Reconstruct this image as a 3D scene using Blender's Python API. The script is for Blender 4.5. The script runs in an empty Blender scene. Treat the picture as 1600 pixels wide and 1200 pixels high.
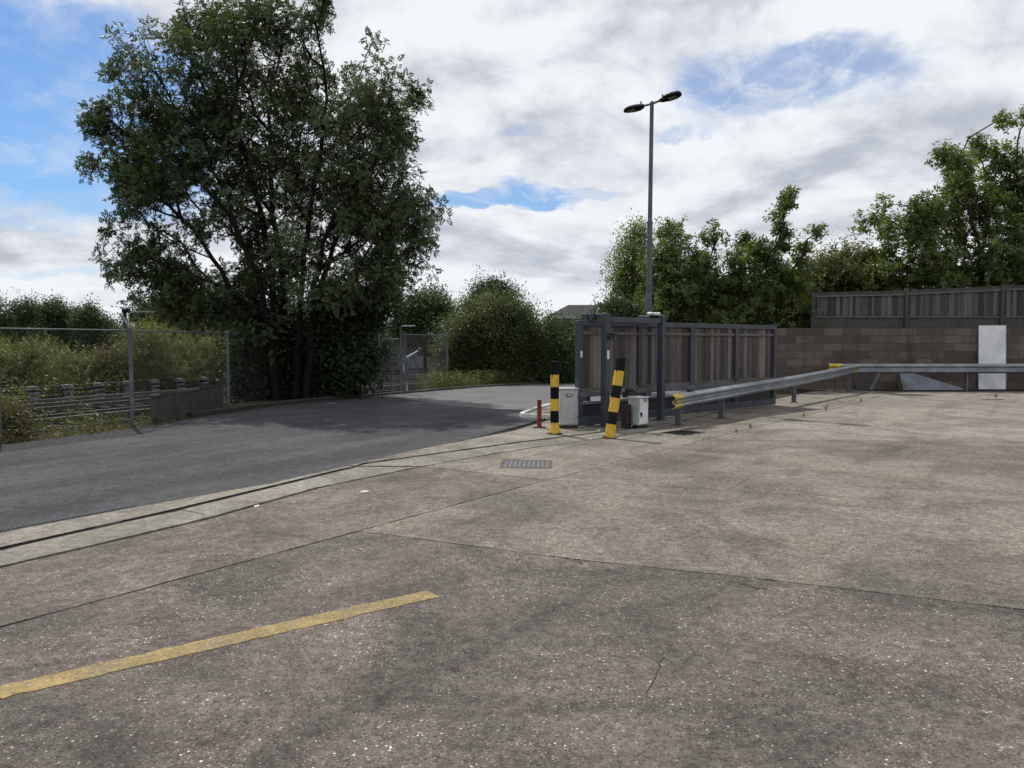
import bpy, bmesh, math, random
import numpy as np
from mathutils import Vector, Matrix
R = math.radians
random.seed(7)
rng = np.random.default_rng(11)
scene = bpy.context.scene
col = scene.collection

# ------------------------------------------------------------------ camera (survey of the place is done from here)
CAM_H = 1.6
PITCH = math.atan(67 / 1200)
cd = bpy.data.cameras.new('camera'); cam = bpy.data.objects.new('camera', cd); col.objects.link(cam)
cam.location = (0, 0, CAM_H); cam.rotation_euler = (R(90) - PITCH, 0, 0)
cd.sensor_width = 36; cd.lens = 27; cd.clip_start = .05; cd.clip_end = 6000
scene.camera = cam

def ray(px, py):
    u = 600 - py
    return Vector((px - 800, u * math.sin(PITCH) + 1200 * math.cos(PITCH), u * math.cos(PITCH) - 1200 * math.sin(PITCH)))
def G(px, py, z=0.0):
    d = ray(px, py); t = (z - CAM_H) / d.z
    return Vector((d.x * t, d.y * t, z))
def P(px, py, Y):
    d = ray(px, py); t = Y / d.y
    return Vector((d.x * t, Y, CAM_H + d.z * t))

# ------------------------------------------------------------------ object helpers
def tag(o, label=None, cat=None, group=None, kind=None):
    if label: o['label'] = label
    if cat: o['category'] = cat
    if group: o['group'] = group
    if kind: o['kind'] = kind
    return o
def empty(name, loc=(0, 0, 0), rz=0.0, label=None, cat=None, group=None):
    o = bpy.data.objects.new(name, None); col.objects.link(o)
    o.location = loc; o.rotation_euler = (0, 0, rz); o.empty_display_size = .2
    return tag(o, label, cat, group)
def copy_tree(o, parent=None):
    c = o.copy(); col.objects.link(c)
    if parent is not None: c.parent = parent
    for ch in list(o.children): copy_tree(ch, c)
    return c

class MB:
    """collects shapes, then links them as one mesh object"""
    def __init__(s): s.v = []; s.f = []; s.m = []; s.cur = 0
    def add(s, vs, fs):
        b = len(s.v); s.v += [tuple(v) for v in vs]
        for f in fs: s.f.append(tuple(b + i for i in f)); s.m.append(s.cur)
    def box(s, c, size, rz=0.0, mat=None):
        x, y, z = size[0] / 2, size[1] / 2, size[2] / 2
        vs = [Vector((a, b, d)) for d in (-z, z) for a, b in ((-x, -y), (x, -y), (x, y), (-x, y))]
        T = mat if mat is not None else Matrix.Rotation(rz, 3, 'Z')
        vs = [T @ v + Vector(c) for v in vs]
        s.add(vs, [(3, 2, 1, 0), (4, 5, 6, 7), (0, 1, 5, 4), (1, 2, 6, 5), (2, 3, 7, 6), (3, 0, 4, 7)])
        return s
    def tube(s, p0, p1, r0, r1=None, n=10, cap=True):
        p0 = Vector(p0); p1 = Vector(p1); r1 = r0 if r1 is None else r1
        d = (p1 - p0).normalized(); a = d.orthogonal().normalized(); b = d.cross(a)
        vs = []
        for p, r in ((p0, r0), (p1, r1)):
            for i in range(n):
                t = 2 * math.pi * i / n; vs.append(p + a * math.cos(t) * r + b * math.sin(t) * r)
        fs = [(i, (i + 1) % n, n + (i + 1) % n, n + i) for i in range(n)]
        if cap: fs += [tuple(range(n - 1, -1, -1)), tuple(range(n, 2 * n))]
        s.add(vs, fs); return s
    def path(s, pts, r, n=8):
        for a, b in zip(pts, pts[1:]): s.tube(a, b, r, r, n)
        return s
    def prism(s, poly, z0, z1):
        n = len(poly)
        vs = [(p[0], p[1], z0) for p in poly] + [(p[0], p[1], z1) for p in poly]
        s.add(vs, [tuple(range(n - 1, -1, -1)), tuple(range(n, 2 * n))] + [(i, (i + 1) % n, n + (i + 1) % n, n + i) for i in range(n)])
        return s
    def sweep(s, prof, pts, up=Vector((0, 0, 1)), closed=True):
        """prof: (side, height) points; swept along pts, side = horizontal normal to the right of travel"""
        n = len(prof); vs = []
        for i, p in enumerate(pts):
            a = pts[max(i - 1, 0)]; b = pts[min(i + 1, len(pts) - 1)]
            d = (Vector(b) - Vector(a)); d.z = 0; d.normalize(); r = Vector((d.y, -d.x, 0))
            for q in prof: vs.append(Vector(p) + r * q[0] + up * q[1])
        fs = []
        for i in range(len(pts) - 1):
            for k in range(n if closed else n - 1):
                k2 = (k + 1) % n
                fs.append((i * n + k, i * n + k2, (i + 1) * n + k2, (i + 1) * n + k))
        if closed: fs += [tuple(range(n)), tuple(range((len(pts) - 1) * n + n - 1, (len(pts) - 1) * n - 1, -1))]
        s.add(vs, fs); return s
    def build(s, name, mats, parent=None, bevel=0.0, smooth=False, loc=None):
        me = bpy.data.meshes.new(name); me.from_pydata(s.v, [], s.f)
        if not isinstance(mats, (list, tuple)): mats = [mats]
        for m in mats: me.materials.append(m)
        if len(mats) > 1: me.polygons.foreach_set('material_index', s.m)
        bm = bmesh.new(); bm.from_mesh(me); bmesh.ops.recalc_face_normals(bm, faces=bm.faces)
        if bevel:
            bmesh.ops.bevel(bm, geom=[e for e in bm.edges if len(e.link_faces) == 2 and e.calc_face_angle(0) > .5], offset=bevel, segments=1, affect='EDGES', profile=.5)
        bm.to_mesh(me); bm.free()
        if smooth:
            for p in me.polygons: p.use_smooth = True
            try: me.set_sharp_from_angle(angle=R(40))
            except Exception: pass
        o = bpy.data.objects.new(name, me); col.objects.link(o)
        if parent is not None: o.parent = parent
        if loc is not None: o.location = loc
        return o

# ------------------------------------------------------------------ materials
class NT:
    def __init__(s, nt): s.t = nt; s.t.nodes.clear()
    def n(s, typ, ins=None, **props):
        nd = s.t.nodes.new(typ)
        for k, v in props.items(): setattr(nd, k, v)
        for k, v in (ins or {}).items():
            if isinstance(v, bpy.types.NodeSocket): s.t.links.new(v, nd.inputs[k])
            else: nd.inputs[k].default_value = v
        return nd
    def math(s, op, a, b=0.0, c=0.0, clamp=False):
        return s.n('ShaderNodeMath', {0: a, 1: b, 2: c}, operation=op, use_clamp=clamp).outputs[0]
    def mix(s, f, a, b, mode='MIX'):
        nd = s.n('ShaderNodeMix', None, data_type='RGBA', blend_type=mode)
        for i, v in ((0, f), (6, a), (7, b)):
            if isinstance(v, bpy.types.NodeSocket): s.t.links.new(v, nd.inputs[i])
            else: nd.inputs[i].default_value = v if i == 0 or len(v) == 4 else (*v, 1)
        return nd.outputs[2]
    def noise(s, vec, scale, detail=3, rough=.55, dist=0.0):
        return s.n('ShaderNodeTexNoise', {'Vector': vec, 'Scale': scale, 'Detail': detail, 'Roughness': rough, 'Distortion': dist}).outputs[0]
    def step(s, v, lo, hi, a=0.0, b=1.0):
        return s.n('ShaderNodeMapRange', {0: v, 1: lo, 2: hi, 3: a, 4: b}, interpolation_type='SMOOTHSTEP').outputs[0]
    def scale(s, vec, sc):
        return s.n('ShaderNodeVectorMath', {0: vec, 1: sc}, operation='MULTIPLY').outputs[0]
def newmat(name):
    m = bpy.data.materials.new(name); m.use_nodes = True
    return m, NT(m.node_tree)
def out(t, bsdf): t.n('ShaderNodeOutputMaterial', {'Surface': bsdf})
def pbsdf(t, c, rough=.6, metal=0.0, spec=.4, normal=None):
    ins = {'Base Color': c if isinstance(c, bpy.types.NodeSocket) or len(c) == 4 else (*c, 1), 'Roughness': rough, 'Metallic': metal, 'Specular IOR Level': spec}
    if normal is not None: ins['Normal'] = normal
    return t.n('ShaderNodeBsdfPrincipled', ins).outputs[0]
def pos(t): return t.n('ShaderNodeNewGeometry').outputs['Position']
def objc(t): return t.n('ShaderNodeTexCoord').outputs['Object']
def bump(t, h, strength=.3, dist=.01):
    return t.n('ShaderNodeBump', {'Strength': strength, 'Distance': dist, 'Height': h}).outputs[0]

def paint(name, c, rough=.5, metal=0.0, wear=.25, wearc=None, scale=3.0, spec=.4, dirt=None):
    """painted or coated surface: broad mottling, fine grain and worn spots"""
    m, t = newmat(name); p = pos(t)
    a = t.noise(p, scale, 5, .65); b = t.noise(p, scale * 14, 3, .6)
    dk = tuple(x * .72 for x in c); lt = tuple(min(1, x * 1.18) for x in c)
    k = t.mix(t.step(a, .3, .7), dk, lt)
    k = t.mix(t.math('MULTIPLY', t.step(b, .45, .75), wear), k, wearc or tuple(x * .55 for x in c))
    if dirt:
        st = t.noise(t.scale(p, (9, 9, 1.3)), 1.0, 4, .6)
        k = t.mix(t.math('MULTIPLY', t.step(st, .5, .72), dirt[1]), k, dirt[0])
    rr = t.n('ShaderNodeMapRange', {0: b, 3: rough - .1, 4: rough + .15}).outputs[0]
    out(t, pbsdf(t, k, rr, metal, spec, bump(t, b, .12, .004))); return m

def concrete(name, c1, c2, stones=.5, stone_c=(.34, .31, .27), brown=(.10, .07, .05), stain=.4, stainc=(.045, .04, .037), cell=95.0):
    """worn exposed aggregate: mottled paste, small brown and pale stones, dark stains"""
    m, t = newmat(name); p = pos(t)
    big = t.noise(p, .34, 5, .65, .6); mid = t.noise(p, 1.9, 6, .7, .3); fine = t.noise(p, 30, 4, .75); grit = t.noise(p, 120, 2, .7)
    k = t.mix(t.step(t.math('ADD', t.math('MULTIPLY', big, .55), t.math('MULTIPLY', mid, .45)), .36, .64), c1, c2)
    tint = t.noise(p, .8, 4, .6, .8)
    k = t.mix(t.math('MULTIPLY', t.step(tint, .50, .68), .5), k, tuple(x * y for x, y in zip(c2, (1.0, .90, .84))))
    v = t.n('ShaderNodeTexVoronoi', {'Vector': p, 'Scale': cell, 'Randomness': 1.0})
    cs = t.n('ShaderNodeSeparateColor', {0: v.outputs['Color']})
    k = t.mix(t.math('MULTIPLY', t.step(fine, .35, .75), .5), k, tuple(x * .5 for x in c1))
    k = t.mix(t.math('MULTIPLY', t.step(grit, .42, .68), .35), k, tuple(x * 1.45 for x in c2))
    k = t.mix(t.math('MULTIPLY', t.step(cs.outputs[1], .5, .8), .5 * stones), k, brown)
    k = t.mix(t.math('MULTIPLY', t.step(cs.outputs[2], .72, .95), .55 * stones), k, tuple(x * .3 for x in c1))
    dens = t.step(t.noise(p, 1.3, 4, .65), .35, .62, .45, 1.0)
    sel = t.math('MULTIPLY', t.step(cs.outputs[0], .72, .84), t.step(v.outputs['Distance'], .52, .34))
    k = t.mix(t.math('MULTIPLY', t.math('MULTIPLY', sel, dens), stones * .8), k, t.mix(cs.outputs[2], tuple(x * .5 for x in stone_c), stone_c))
    v2 = t.n('ShaderNodeTexVoronoi', {'Vector': p, 'Scale': cell * .55, 'Randomness': 1.0})
    c2s = t.n('ShaderNodeSeparateColor', {0: v2.outputs['Color']})
    sel2 = t.math('MULTIPLY', t.step(c2s.outputs[0], .925, .955), t.step(v2.outputs['Distance'], .36, .24))
    k = t.mix(t.math('MULTIPLY', t.math('MULTIPLY', sel2, dens), stones), k, tuple(min(1, x * 1.35) for x in stone_c))
    s1 = t.noise(p, 1.1, 6, .72, .6); s2 = t.noise(p, .23, 3, .5)
    k = t.mix(t.math('MULTIPLY', t.math('MULTIPLY', t.step(s1, .50, .70), t.step(s2, .35, .62)), stain), k, stainc)
    spots = t.n('ShaderNodeTexVoronoi', {'Vector': p, 'Scale': .9, 'Randomness': 1.0}); sc_ = t.n('ShaderNodeSeparateColor', {0: spots.outputs['Color']})
    sp = t.math('MULTIPLY', t.step(t.math('ADD', spots.outputs['Distance'], t.math('MULTIPLY', mid, .10)), .16, .10), t.step(sc_.outputs[0], .6, .7))
    k = t.mix(t.math('MULTIPLY', sp, .45), k, stainc)
    blot = t.noise(p, .75, 6, .72, 1.2); gr = t.noise(p, 13, 6, .78); rot = t.n('ShaderNodeVectorRotate', {'Vector': p, 'Angle': R(34)}, rotation_type='Z_AXIS').outputs[0]
    tyre = t.noise(t.scale(rot, (2.6, .16, 1)), 1.0, 4, .6, .5)
    mul = t.math('MULTIPLY', t.step(blot, .34, .66, .70, 1.22), t.step(gr, .30, .70, .66, 1.34))
    mul = t.math('MULTIPLY', mul, t.step(tyre, .56, .68, 1.0, .80))
    k = t.mix(1.0, k, t.n('ShaderNodeCombineXYZ', {0: mul, 1: mul, 2: mul}).outputs[0], 'MULTIPLY')
    h = t.math('ADD', t.math('MULTIPLY', v.outputs['Distance'], -.6), t.math('MULTIPLY', fine, .8))
    out(t, pbsdf(t, k, .9, 0, .2, bump(t, h, .5, .006))); return m

def asphalt_mat():
    m, t = newmat('asphalt'); p = pos(t)
    big = t.noise(t.scale(p, (.5, .35, 1)), .6, 4, .6, .4); fine = t.noise(p, 70, 3, .7); mid = t.noise(p, 4, 5, .65)
    k = t.mix(t.step(big, .35, .65), (.045, .0465, .052), (.063, .064, .070))
    k = t.mix(t.math('MULTIPLY', t.step(mid, .5, .75), .25), k, (.098, .097, .097))
    v = t.n('ShaderNodeTexVoronoi', {'Vector': p, 'Scale': 75.0}); cs = t.n('ShaderNodeSeparateColor', {0: v.outputs['Color']})
    k = t.mix(t.math('MULTIPLY', t.step(cs.outputs[0], .6, .95), .55), k, (.118, .118, .124))
    k = t.mix(t.math('MULTIPLY', t.step(fine, .45, .75), .6), k, (.030, .030, .033))
    streak = t.noise(t.scale(p, (.9, .28, 1)), 1.0, 5, .7, 1.0)
    k = t.mix(t.math('MULTIPLY', t.step(streak, .56, .7), .4), k, (.042, .043, .048))
    rot = t.n('ShaderNodeVectorRotate', {'Vector': p, 'Angle': R(28)}, rotation_type='Z_AXIS').outputs[0]
    tyre = t.noise(t.scale(rot, (1.6, .12, 1)), 1.0, 4, .6, .4); gr = t.noise(p, 9, 6, .78); bl = t.noise(p, .5, 6, .7, 1.0)
    mul = t.math('MULTIPLY', t.math('MULTIPLY', t.step(tyre, .40, .62, .84, 1.14), t.step(gr, .3, .7, .76, 1.25)), t.step(bl, .35, .65, .84, 1.16))
    k = t.mix(1.0, k, t.n('ShaderNodeCombineXYZ', {0: mul, 1: mul, 2: mul}).outputs[0], 'MULTIPLY')
    out(t, pbsdf(t, k, .9, 0, .15, bump(t, t.math('ADD', fine, v.outputs['Distance']), .4, .005))); return m

def road_far_mat():
    m, t = newmat('pale_asphalt'); p = pos(t)
    a = t.noise(p, .8, 5, .65, .5); f = t.noise(p, 60, 3, .7)
    k = t.mix(t.step(a, .35, .65), (.105, .106, .110), (.135, .135, .137)); k = t.mix(t.math('MULTIPLY', t.step(f, .45, .75), .5), k, (.08, .08, .083))
    out(t, pbsdf(t, k, .88, 0, .3, bump(t, f, .4, .005))); return m
def timber(name, c1, c2, vertical=True, tone=.5):
    """weathered boards; every board keeps its own tone (mesh attribute)"""
    m, t = newmat(name); p = pos(t)
    at = t.n('ShaderNodeAttribute', attribute_name='tone').outputs['Fac']
    sh = t.n('ShaderNodeVectorMath', {0: p, 1: t.n('ShaderNodeCombineXYZ', {0: t.math('MULTIPLY', at, 37.0), 1: 0.0, 2: t.math('MULTIPLY', at, 11.0)}).outputs[0]}, operation='ADD').outputs[0]
    g = t.noise(t.scale(sh, (34, 34, 1.6) if vertical else (2, 2, 34)), 1.0, 5, .7, .4)
    b = t.noise(t.scale(sh, (2.5, 2.5, .9)), 1.0, 4, .6)
    k = t.mix(t.step(t.math('ADD', t.math('MULTIPLY', g, .55), t.math('ADD', t.math('MULTIPLY', at, tone), t.math('MULTIPLY', b, .25))), .38, .95), c1, c2)
    k = t.mix(t.math('MULTIPLY', t.step(g, .56, .72), .5), k, tuple(x * .35 for x in c1))
    out(t, pbsdf(t, k, .85, 0, .2, bump(t, g, .4, .006))); return m

def leafmat(name, c_dark, c_mid, c_light, trans=.28, rough=.48):
    m, t = newmat(name)
    at = t.n('ShaderNodeAttribute', attribute_name='tint').outputs['Fac']
    r = t.n('ShaderNodeValToRGB', {0: at}); e = r.color_ramp.elements
    e[0].position = 0; e[0].color = (*c_dark, 1); e[1].position = 1; e[1].color = (*c_light, 1)
    x = e.new(.5); x.color = (*c_mid, 1)
    a = pbsdf(t, r.outputs[0], rough, 0, .35)
    tr = t.n('ShaderNodeBsdfTranslucent', {0: t.mix(.5, r.outputs[0], tuple(min(1, v * k) for v, k in zip(c_light, (1.25, 1.5, .55))))}).outputs[0]
    out(t, t.n('ShaderNodeMixShader', {0: trans, 1: a, 2: tr}).outputs[0]); return m
def barkmat(name, c):
    m, t = newmat(name); p = pos(t)
    g = t.noise(t.scale(p, (9, 9, 2.2)), 1.0, 5, .7)
    k = t.mix(t.step(g, .35, .7), tuple(x * .5 for x in c), tuple(x * 1.3 for x in c))
    out(t, pbsdf(t, k, .9, 0, .15, bump(t, g, .6, .02))); return m

def wallmat():
    m, t = newmat('block_wall'); tc = objc(t)
    sp = t.n('ShaderNodeSeparateXYZ', {0: tc})
    v = t.n('ShaderNodeCombineXYZ', {0: sp.outputs[0], 1: sp.outputs[2], 2: 0.0}).outputs[0]
    br = t.n('ShaderNodeTexBrick', {'Vector': v, 'Color1': (.095, .074, .060, 1), 'Color2': (.190, .155, .122, 1), 'Mortar': (.075, .066, .057, 1), 'Scale': 1.0, 'Mortar Size': .012, 'Mortar Smooth': .4, 'Bias': -.15, 'Brick Width': .62, 'Row Height': .2537}, offset=.5)
    n1 = t.noise(tc, 1.2, 5, .65); n2 = t.noise(tc, 18, 4, .7)
    k = t.mix(t.math('MULTIPLY', t.step(n1, .42, .68), .7), br.outputs[0], (.095, .076, .068))
    k = t.mix(t.math('MULTIPLY', t.step(n2, .4, .75), .4), k, (.045, .037, .033))
    k = t.mix(t.math('MULTIPLY', t.step(t.noise(t.scale(tc, (3, 3, .35)), 1.0, 4, .6), .52, .7), .45), k, (.038, .033, .031))
    h = t.math('SUBTRACT', t.math('MULTIPLY', n2, .4), br.outputs[1])
    out(t, pbsdf(t, k, .9, 0, .2, bump(t, h, .5, .012))); return m

def groundmat(name, c1, c2, c3, sc=1.0):
    m, t = newmat(name); p = pos(t)
    a = t.noise(p, .6 * sc, 5, .65); b = t.noise(p, 14 * sc, 4, .7)
    k = t.mix(t.step(a, .35, .65), c1, c2); k = t.mix(t.math('MULTIPLY', t.step(b, .45, .7), .7), k, c3)
    out(t, pbsdf(t, k, .95, 0, .1, bump(t, b, .7, .03))); return m

def yellow_line_mat():
    m, t = newmat('worn_yellow_paint'); p = pos(t)
    n = t.noise(p, 9, 5, .7); f = t.noise(p, 60, 3, .7); s = t.noise(p, 1.7, 3, .5)
    k = t.mix(t.step(n, .35, .65), (.255, .175, .058), (.36, .26, .105))
    k = t.mix(t.math('MULTIPLY', t.step(t.math('ADD', f, t.math('MULTIPLY', s, .5)), .64, .88), .85), k, (.13, .108, .075))
    out(t, pbsdf(t, k, .8, 0, .3, bump(t, f, .4, .004))); return m

def bollard_mat():
    m, t = newmat('scuffed_yellow_paint'); p = pos(t)
    n = t.noise(p, 16, 5, .7, .5); s = t.noise(t.scale(p, (20, 20, 5)), 1.0, 4, .7)
    k = t.mix(t.step(n, .4, .65), (.58, .36, .022), (.66, .44, .04))
    k = t.mix(t.math('MULTIPLY', t.step(s, .57, .66), .9), k, (.05, .04, .03))
    out(t, pbsdf(t, k, .42, 0, .4)); return m

mt = {}
mt['asphalt'] = asphalt_mat(); mt['asphalt_far'] = road_far_mat()
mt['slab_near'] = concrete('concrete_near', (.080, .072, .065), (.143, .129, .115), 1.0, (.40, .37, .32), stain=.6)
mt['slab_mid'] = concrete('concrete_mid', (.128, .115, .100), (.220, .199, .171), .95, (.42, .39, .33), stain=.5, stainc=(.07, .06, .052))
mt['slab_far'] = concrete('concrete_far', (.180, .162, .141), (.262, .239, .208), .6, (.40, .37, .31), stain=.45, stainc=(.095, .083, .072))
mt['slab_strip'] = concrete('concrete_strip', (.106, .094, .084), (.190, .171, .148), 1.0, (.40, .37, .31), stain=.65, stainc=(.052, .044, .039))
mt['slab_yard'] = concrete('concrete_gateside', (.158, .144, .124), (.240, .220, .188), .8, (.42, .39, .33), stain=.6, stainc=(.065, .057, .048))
mt['apron'] = concrete('concrete_apron', (.185, .170, .147), (.255, .236, .204), .3, stain=.6, stainc=(.085, .075, .062))
mt['filler'] = groundmat('joint_dirt', (.022, .019, .016), (.045, .038, .03), (.03, .03, .02), 4)
mt['soil'] = groundmat('soil', (.05, .045, .03), (.07, .06, .035), (.045, .05, .022))
mt['ballast'] = groundmat('ballast', (.040, .034, .031), (.080, .070, .064), (.018, .015, .014), 1.6)
mt['steel'] = paint('anthracite_steel', (.046, .053, .072), .5, .0, .15, dirt=((.065, .065, .066), .3))
mt['steel_dark'] = paint('dark_steel', (.017, .019, .026), .55, .0, .2)
mt['timber'] = timber('gate_timber', (.050, .043, .040), (.270, .238, .218), tone=.36)
mt['fence_timber'] = timber('fence_timber', (.046, .042, .042), (.195, .182, .178), tone=.34)
mt['fence_rail'] = timber('fence_rail_timber', (.07, .062, .06), (.19, .175, .165), False)
mt['galv'] = paint('galvanised_steel', (.27, .29, .32), .42, .45, .3, (.17, .18, .20), 2.0, dirt=((.16, .15, .14), .35))
mt['galv_dull'] = paint('dull_galvanised_steel', (.115, .125, .14), .6, .2, .3, (.13, .12, .11), 3.0)
mt['pole'] = paint('painted_pole', (.10, .112, .130), .5, .1, .15)
mt['black'] = paint('black_paint', (.008, .008, .009), .6, 0, .2, (.02, .018, .017), 9, .08)
mt['black_worn'] = paint('scuffed_black_paint', (.010, .009, .010), .6, 0, .6, (.045, .035, .03), 7, .1)
mt['yellow'] = bollard_mat()
mt['endyellow'] = paint('faded_yellow_paint', (.52, .40, .06), .55, 0, .5, (.24, .20, .10), 8)
mt['red'] = paint('red_paint', (.20, .035, .030), .5, 0, .4, (.06, .025, .02), 9)
mt['rust'] = paint('rusty_iron', (.11, .055, .035), .8, .2, .6, (.04, .025, .02), 9)
mt['cabinet'] = paint('grey_cabinet_paint', (.42, .43, .44), .45, 0, .1, (.3, .3, .3), 2, dirt=((.25, .24, .22), .3))
mt['white'] = paint('white_paint', (.72, .73, .73), .45, 0, .08, (.55, .55, .55), 1.5, dirt=((.5, .49, .47), .3))
mt['board_white'] = paint('white_sheet', (.86, .88, .90), .5, 0, .05, (.6, .6, .6), .8)
mt['kerbwhite'] = paint('white_kerb_paint', (.62, .61, .57), .7, 0, .6, (.28, .27, .24), 6)
mt['kerb'] = concrete('kerb_concrete', (.07, .062, .052), (.12, .105, .088), .3)
mt['brick'] = paint('brown_brick', (.048, .038, .033), .9, 0, .5, (.06, .045, .04), 8)
mt['bluegrey'] = paint('blue_grey_sheet', (.20, .22, .27), .5, 0, .2, None, 2)
mt['dark_rust'] = paint('oily_rust', (.035, .018, .015), .6, .1, .6, (.012, .010, .009), 12)
mt['cover_iron'] = paint('worn_cover_iron', (.115, .120, .135), .65, .1, .5, (.075, .078, .085), 14)
mt['iron'] = paint('cast_iron', (.070, .074, .086), .6, .2, .4, (.12, .12, .13), 12)
mt['hole'] = paint('dark_void', (.012, .011, .010), .9, 0, 0, None, 4, .1)
mt['railtop'] = paint('worn_rail_steel', (.15, .135, .125), .4, .5, .3, (.2, .12, .08), 5)
mt['sleeper'] = paint('weathered_sleeper', (.036, .031, .028), .9, 0, .5, (.06, .05, .045), 5)
mt['tray'] = paint('blue_grey_tray', (.16, .18, .22), .6, .2, .4, (.3, .31, .33), 4)
mt['plate'] = paint('rusted_plate', (.062, .056, .056), .75, .1, .5, (.11, .075, .06), 3, dirt=((.10, .085, .075), .5))
mt['wire'] = paint('fence_wire', (.055, .06, .062), .6, .2, .1, None, 3)
mt['wall'] = wallmat()
mt['line'] = yellow_line_mat()
mt['paper'] = paint('paper_litter', (.75, .74, .70), .8, 0, .1, None, 5)
mt['roof'] = paint('slate_roof', (.022, .021, .023), .9, 0, .2, None, .6)
mt['bwall'] = paint('pale_render', (.13, .13, .135), .8, 0, .2, None, .6)
mt['fascia'] = paint('pale_fascia', (.34, .36, .39), .5, 0, .1, None, 1)
mt['graffiti'] = None
mt['lens'] = paint('lamp_lens', (.20, .20, .16), .25, 0, .1, None, 8)
def glassmat():
    m, t = newmat('window_glass'); out(t, pbsdf(t, (.06, .09, .12), .08, 0, .8)); return m
mt['glass'] = glassmat()
def graff():
    m, t = newmat('spray_painted_render'); p = pos(t)
    a = t.noise(t.scale(p, (1.6, 1.6, 1.1)), 1.0, 3, .6, 2.2); b = t.noise(p, .9, 3, .6, 1.5)
    k = t.mix(t.step(a, .47, .53), (.13, .13, .135), (.19, .21, .28)); k = t.mix(t.math('MULTIPLY', t.step(b, .55, .6), .8), k, (.10, .065, .065))
    out(t, pbsdf(t, k, .85)); return m
mt['graffiti'] = graff()

mt['ash'] = leafmat('ash_leaf', (.024, .040, .015), (.055, .080, .030), (.140, .165, .072), .18)
mt['ivy'] = leafmat('ivy_leaf', (.010, .018, .008), (.020, .034, .012), (.050, .074, .022), .12, .65)
mt['hawthorn'] = leafmat('hawthorn_leaf', (.032, .050, .020), (.066, .092, .032), (.150, .170, .066), .24)
mt['darkleaf'] = leafmat('far_tree_leaf', (.024, .042, .018), (.046, .074, .027), (.09, .125, .045), .2)
mt['cherry'] = leafmat('cherry_leaf', (.042, .064, .020), (.094, .130, .038), (.190, .225, .074), .45, .4)
mt['yellowish'] = leafmat('pale_shrub_leaf', (.062, .082, .020), (.130, .152, .036), (.235, .250, .085), .32)
mt['olive'] = leafmat('olive_hedge_leaf', (.046, .058, .016), (.094, .108, .026), (.17, .175, .045), .36)
mt['dry'] = leafmat('dry_weed_leaf', (.06, .05, .028), (.12, .105, .045), (.20, .18, .07), .25)
mt['grass'] = leafmat('verge_grass_blade', (.055, .070, .020), (.11, .12, .032), (.20, .19, .06), .3)
mt['bark'] = barkmat('bark', (.014, .012, .011))
mt['bark2'] = barkmat('grey_bark', (.040, .035, .029))

# ------------------------------------------------------------------ foliage
def unit(a): return a / (np.linalg.norm(a, axis=-1, keepdims=True) + 1e-9)
def leaf_quads(base, d, nrm, L, W):
    """rhombic leaf blades: base points, directions, normals -> (n,4,3)"""
    side = unit(np.cross(d, nrm)); mid = base + d * (L * .42)[:, None]
    cup = nrm * (W * .12)[:, None]
    return np.stack([base, mid + side * (W * .5)[:, None] + cup, base + d * L[:, None], mid - side * (W * .5)[:, None] + cup], 1)
def spray(kind):
    B, D, N, L, W = [], [], [], [], []
    def put(b, d, n, l, w): B.append(b); D.append(d); N.append(n); L.append(l); W.append(w)
    g = lambda s=1.0: rng.normal(0, s, 3)
    if kind == 'ash':
        for c in range(6):
            az = c * 2 * math.pi / 6 + rng.uniform(-.4, .4); tl = R(rng.uniform(35, 105))
            d = np.array([math.sin(tl) * math.cos(az), math.sin(tl) * math.sin(az), math.cos(tl)])
            s = unit(np.cross(d, [0, 0, 1.0]) + g(.15)); n = unit(np.cross(s, d)); p = d * .05
            for k in range(4):
                p = p + d * .044 + np.array([0, 0, -.007 * k]); l = .098 - .007 * k
                for sg in (1, -1): put(p, unit(d * .55 + s * sg + np.array([0, 0, -.25]) + g(.12)), unit(n + g(.25)), l, .041)
            put(p, unit(d + np.array([0, 0, -.3])), unit(n + g(.2)), .11, .038)
    elif kind == 'cherry':
        p = np.zeros(3); d = np.array([0, 0, 1.0])
        for k in range(9):
            p = p + d * .024; d = unit(d + g(.10)); az = k * 2.4
            s = np.array([math.cos(az), math.sin(az), 0])
            put(p, unit(s + np.array([0, 0, .15]) + g(.25)), unit(np.array([0, 0, 1.0]) + s * .3 + g(.35)), rng.uniform(.08, .12), rng.uniform(.045, .06))
    elif kind == 'shrub':
        for k in range(24):
            b = g(.10); put(b, unit(b * 6 + g(.6) + [0, 0, .2]), unit(g(.7) + [0, 0, .8]), rng.uniform(.05, .09), rng.uniform(.028, .045))
    elif kind == 'willow':
        p = np.zeros(3); d = np.array([0, 0, 1.0])
        for k in range(16):
            p = p + d * .035; d = unit(d + g(.08)); az = k * 2.4; s = np.array([math.cos(az), math.sin(az), .5])
            put(p, unit(s + g(.3)), unit(g(.6) + [0, 0, .8]), rng.uniform(.07, .11), rng.uniform(.018, .03))
    elif kind == 'ivy':
        for k in range(20):
            b = g(.13); put(b, unit(g(.6) + [0, 0, -.5]), unit(g(.8) + [0, -.3, .6]), rng.uniform(.07, .11), rng.uniform(.06, .09))
    return [np.array(x) for x in (B, D, N, L, W)]
SPRAYS = {}
def sprays(kind):
    if kind not in SPRAYS:
        SPRAYS[kind] = [leaf_quads(*spray(kind)) for _ in range(10)]
    return SPRAYS[kind]
def frames(d):
    n = len(d); a = unit(np.cross(d, rng.normal(0, 1, (n, 3)))); b = np.cross(d, a)
    return np.stack([a, b, d], 2)           # columns
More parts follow.
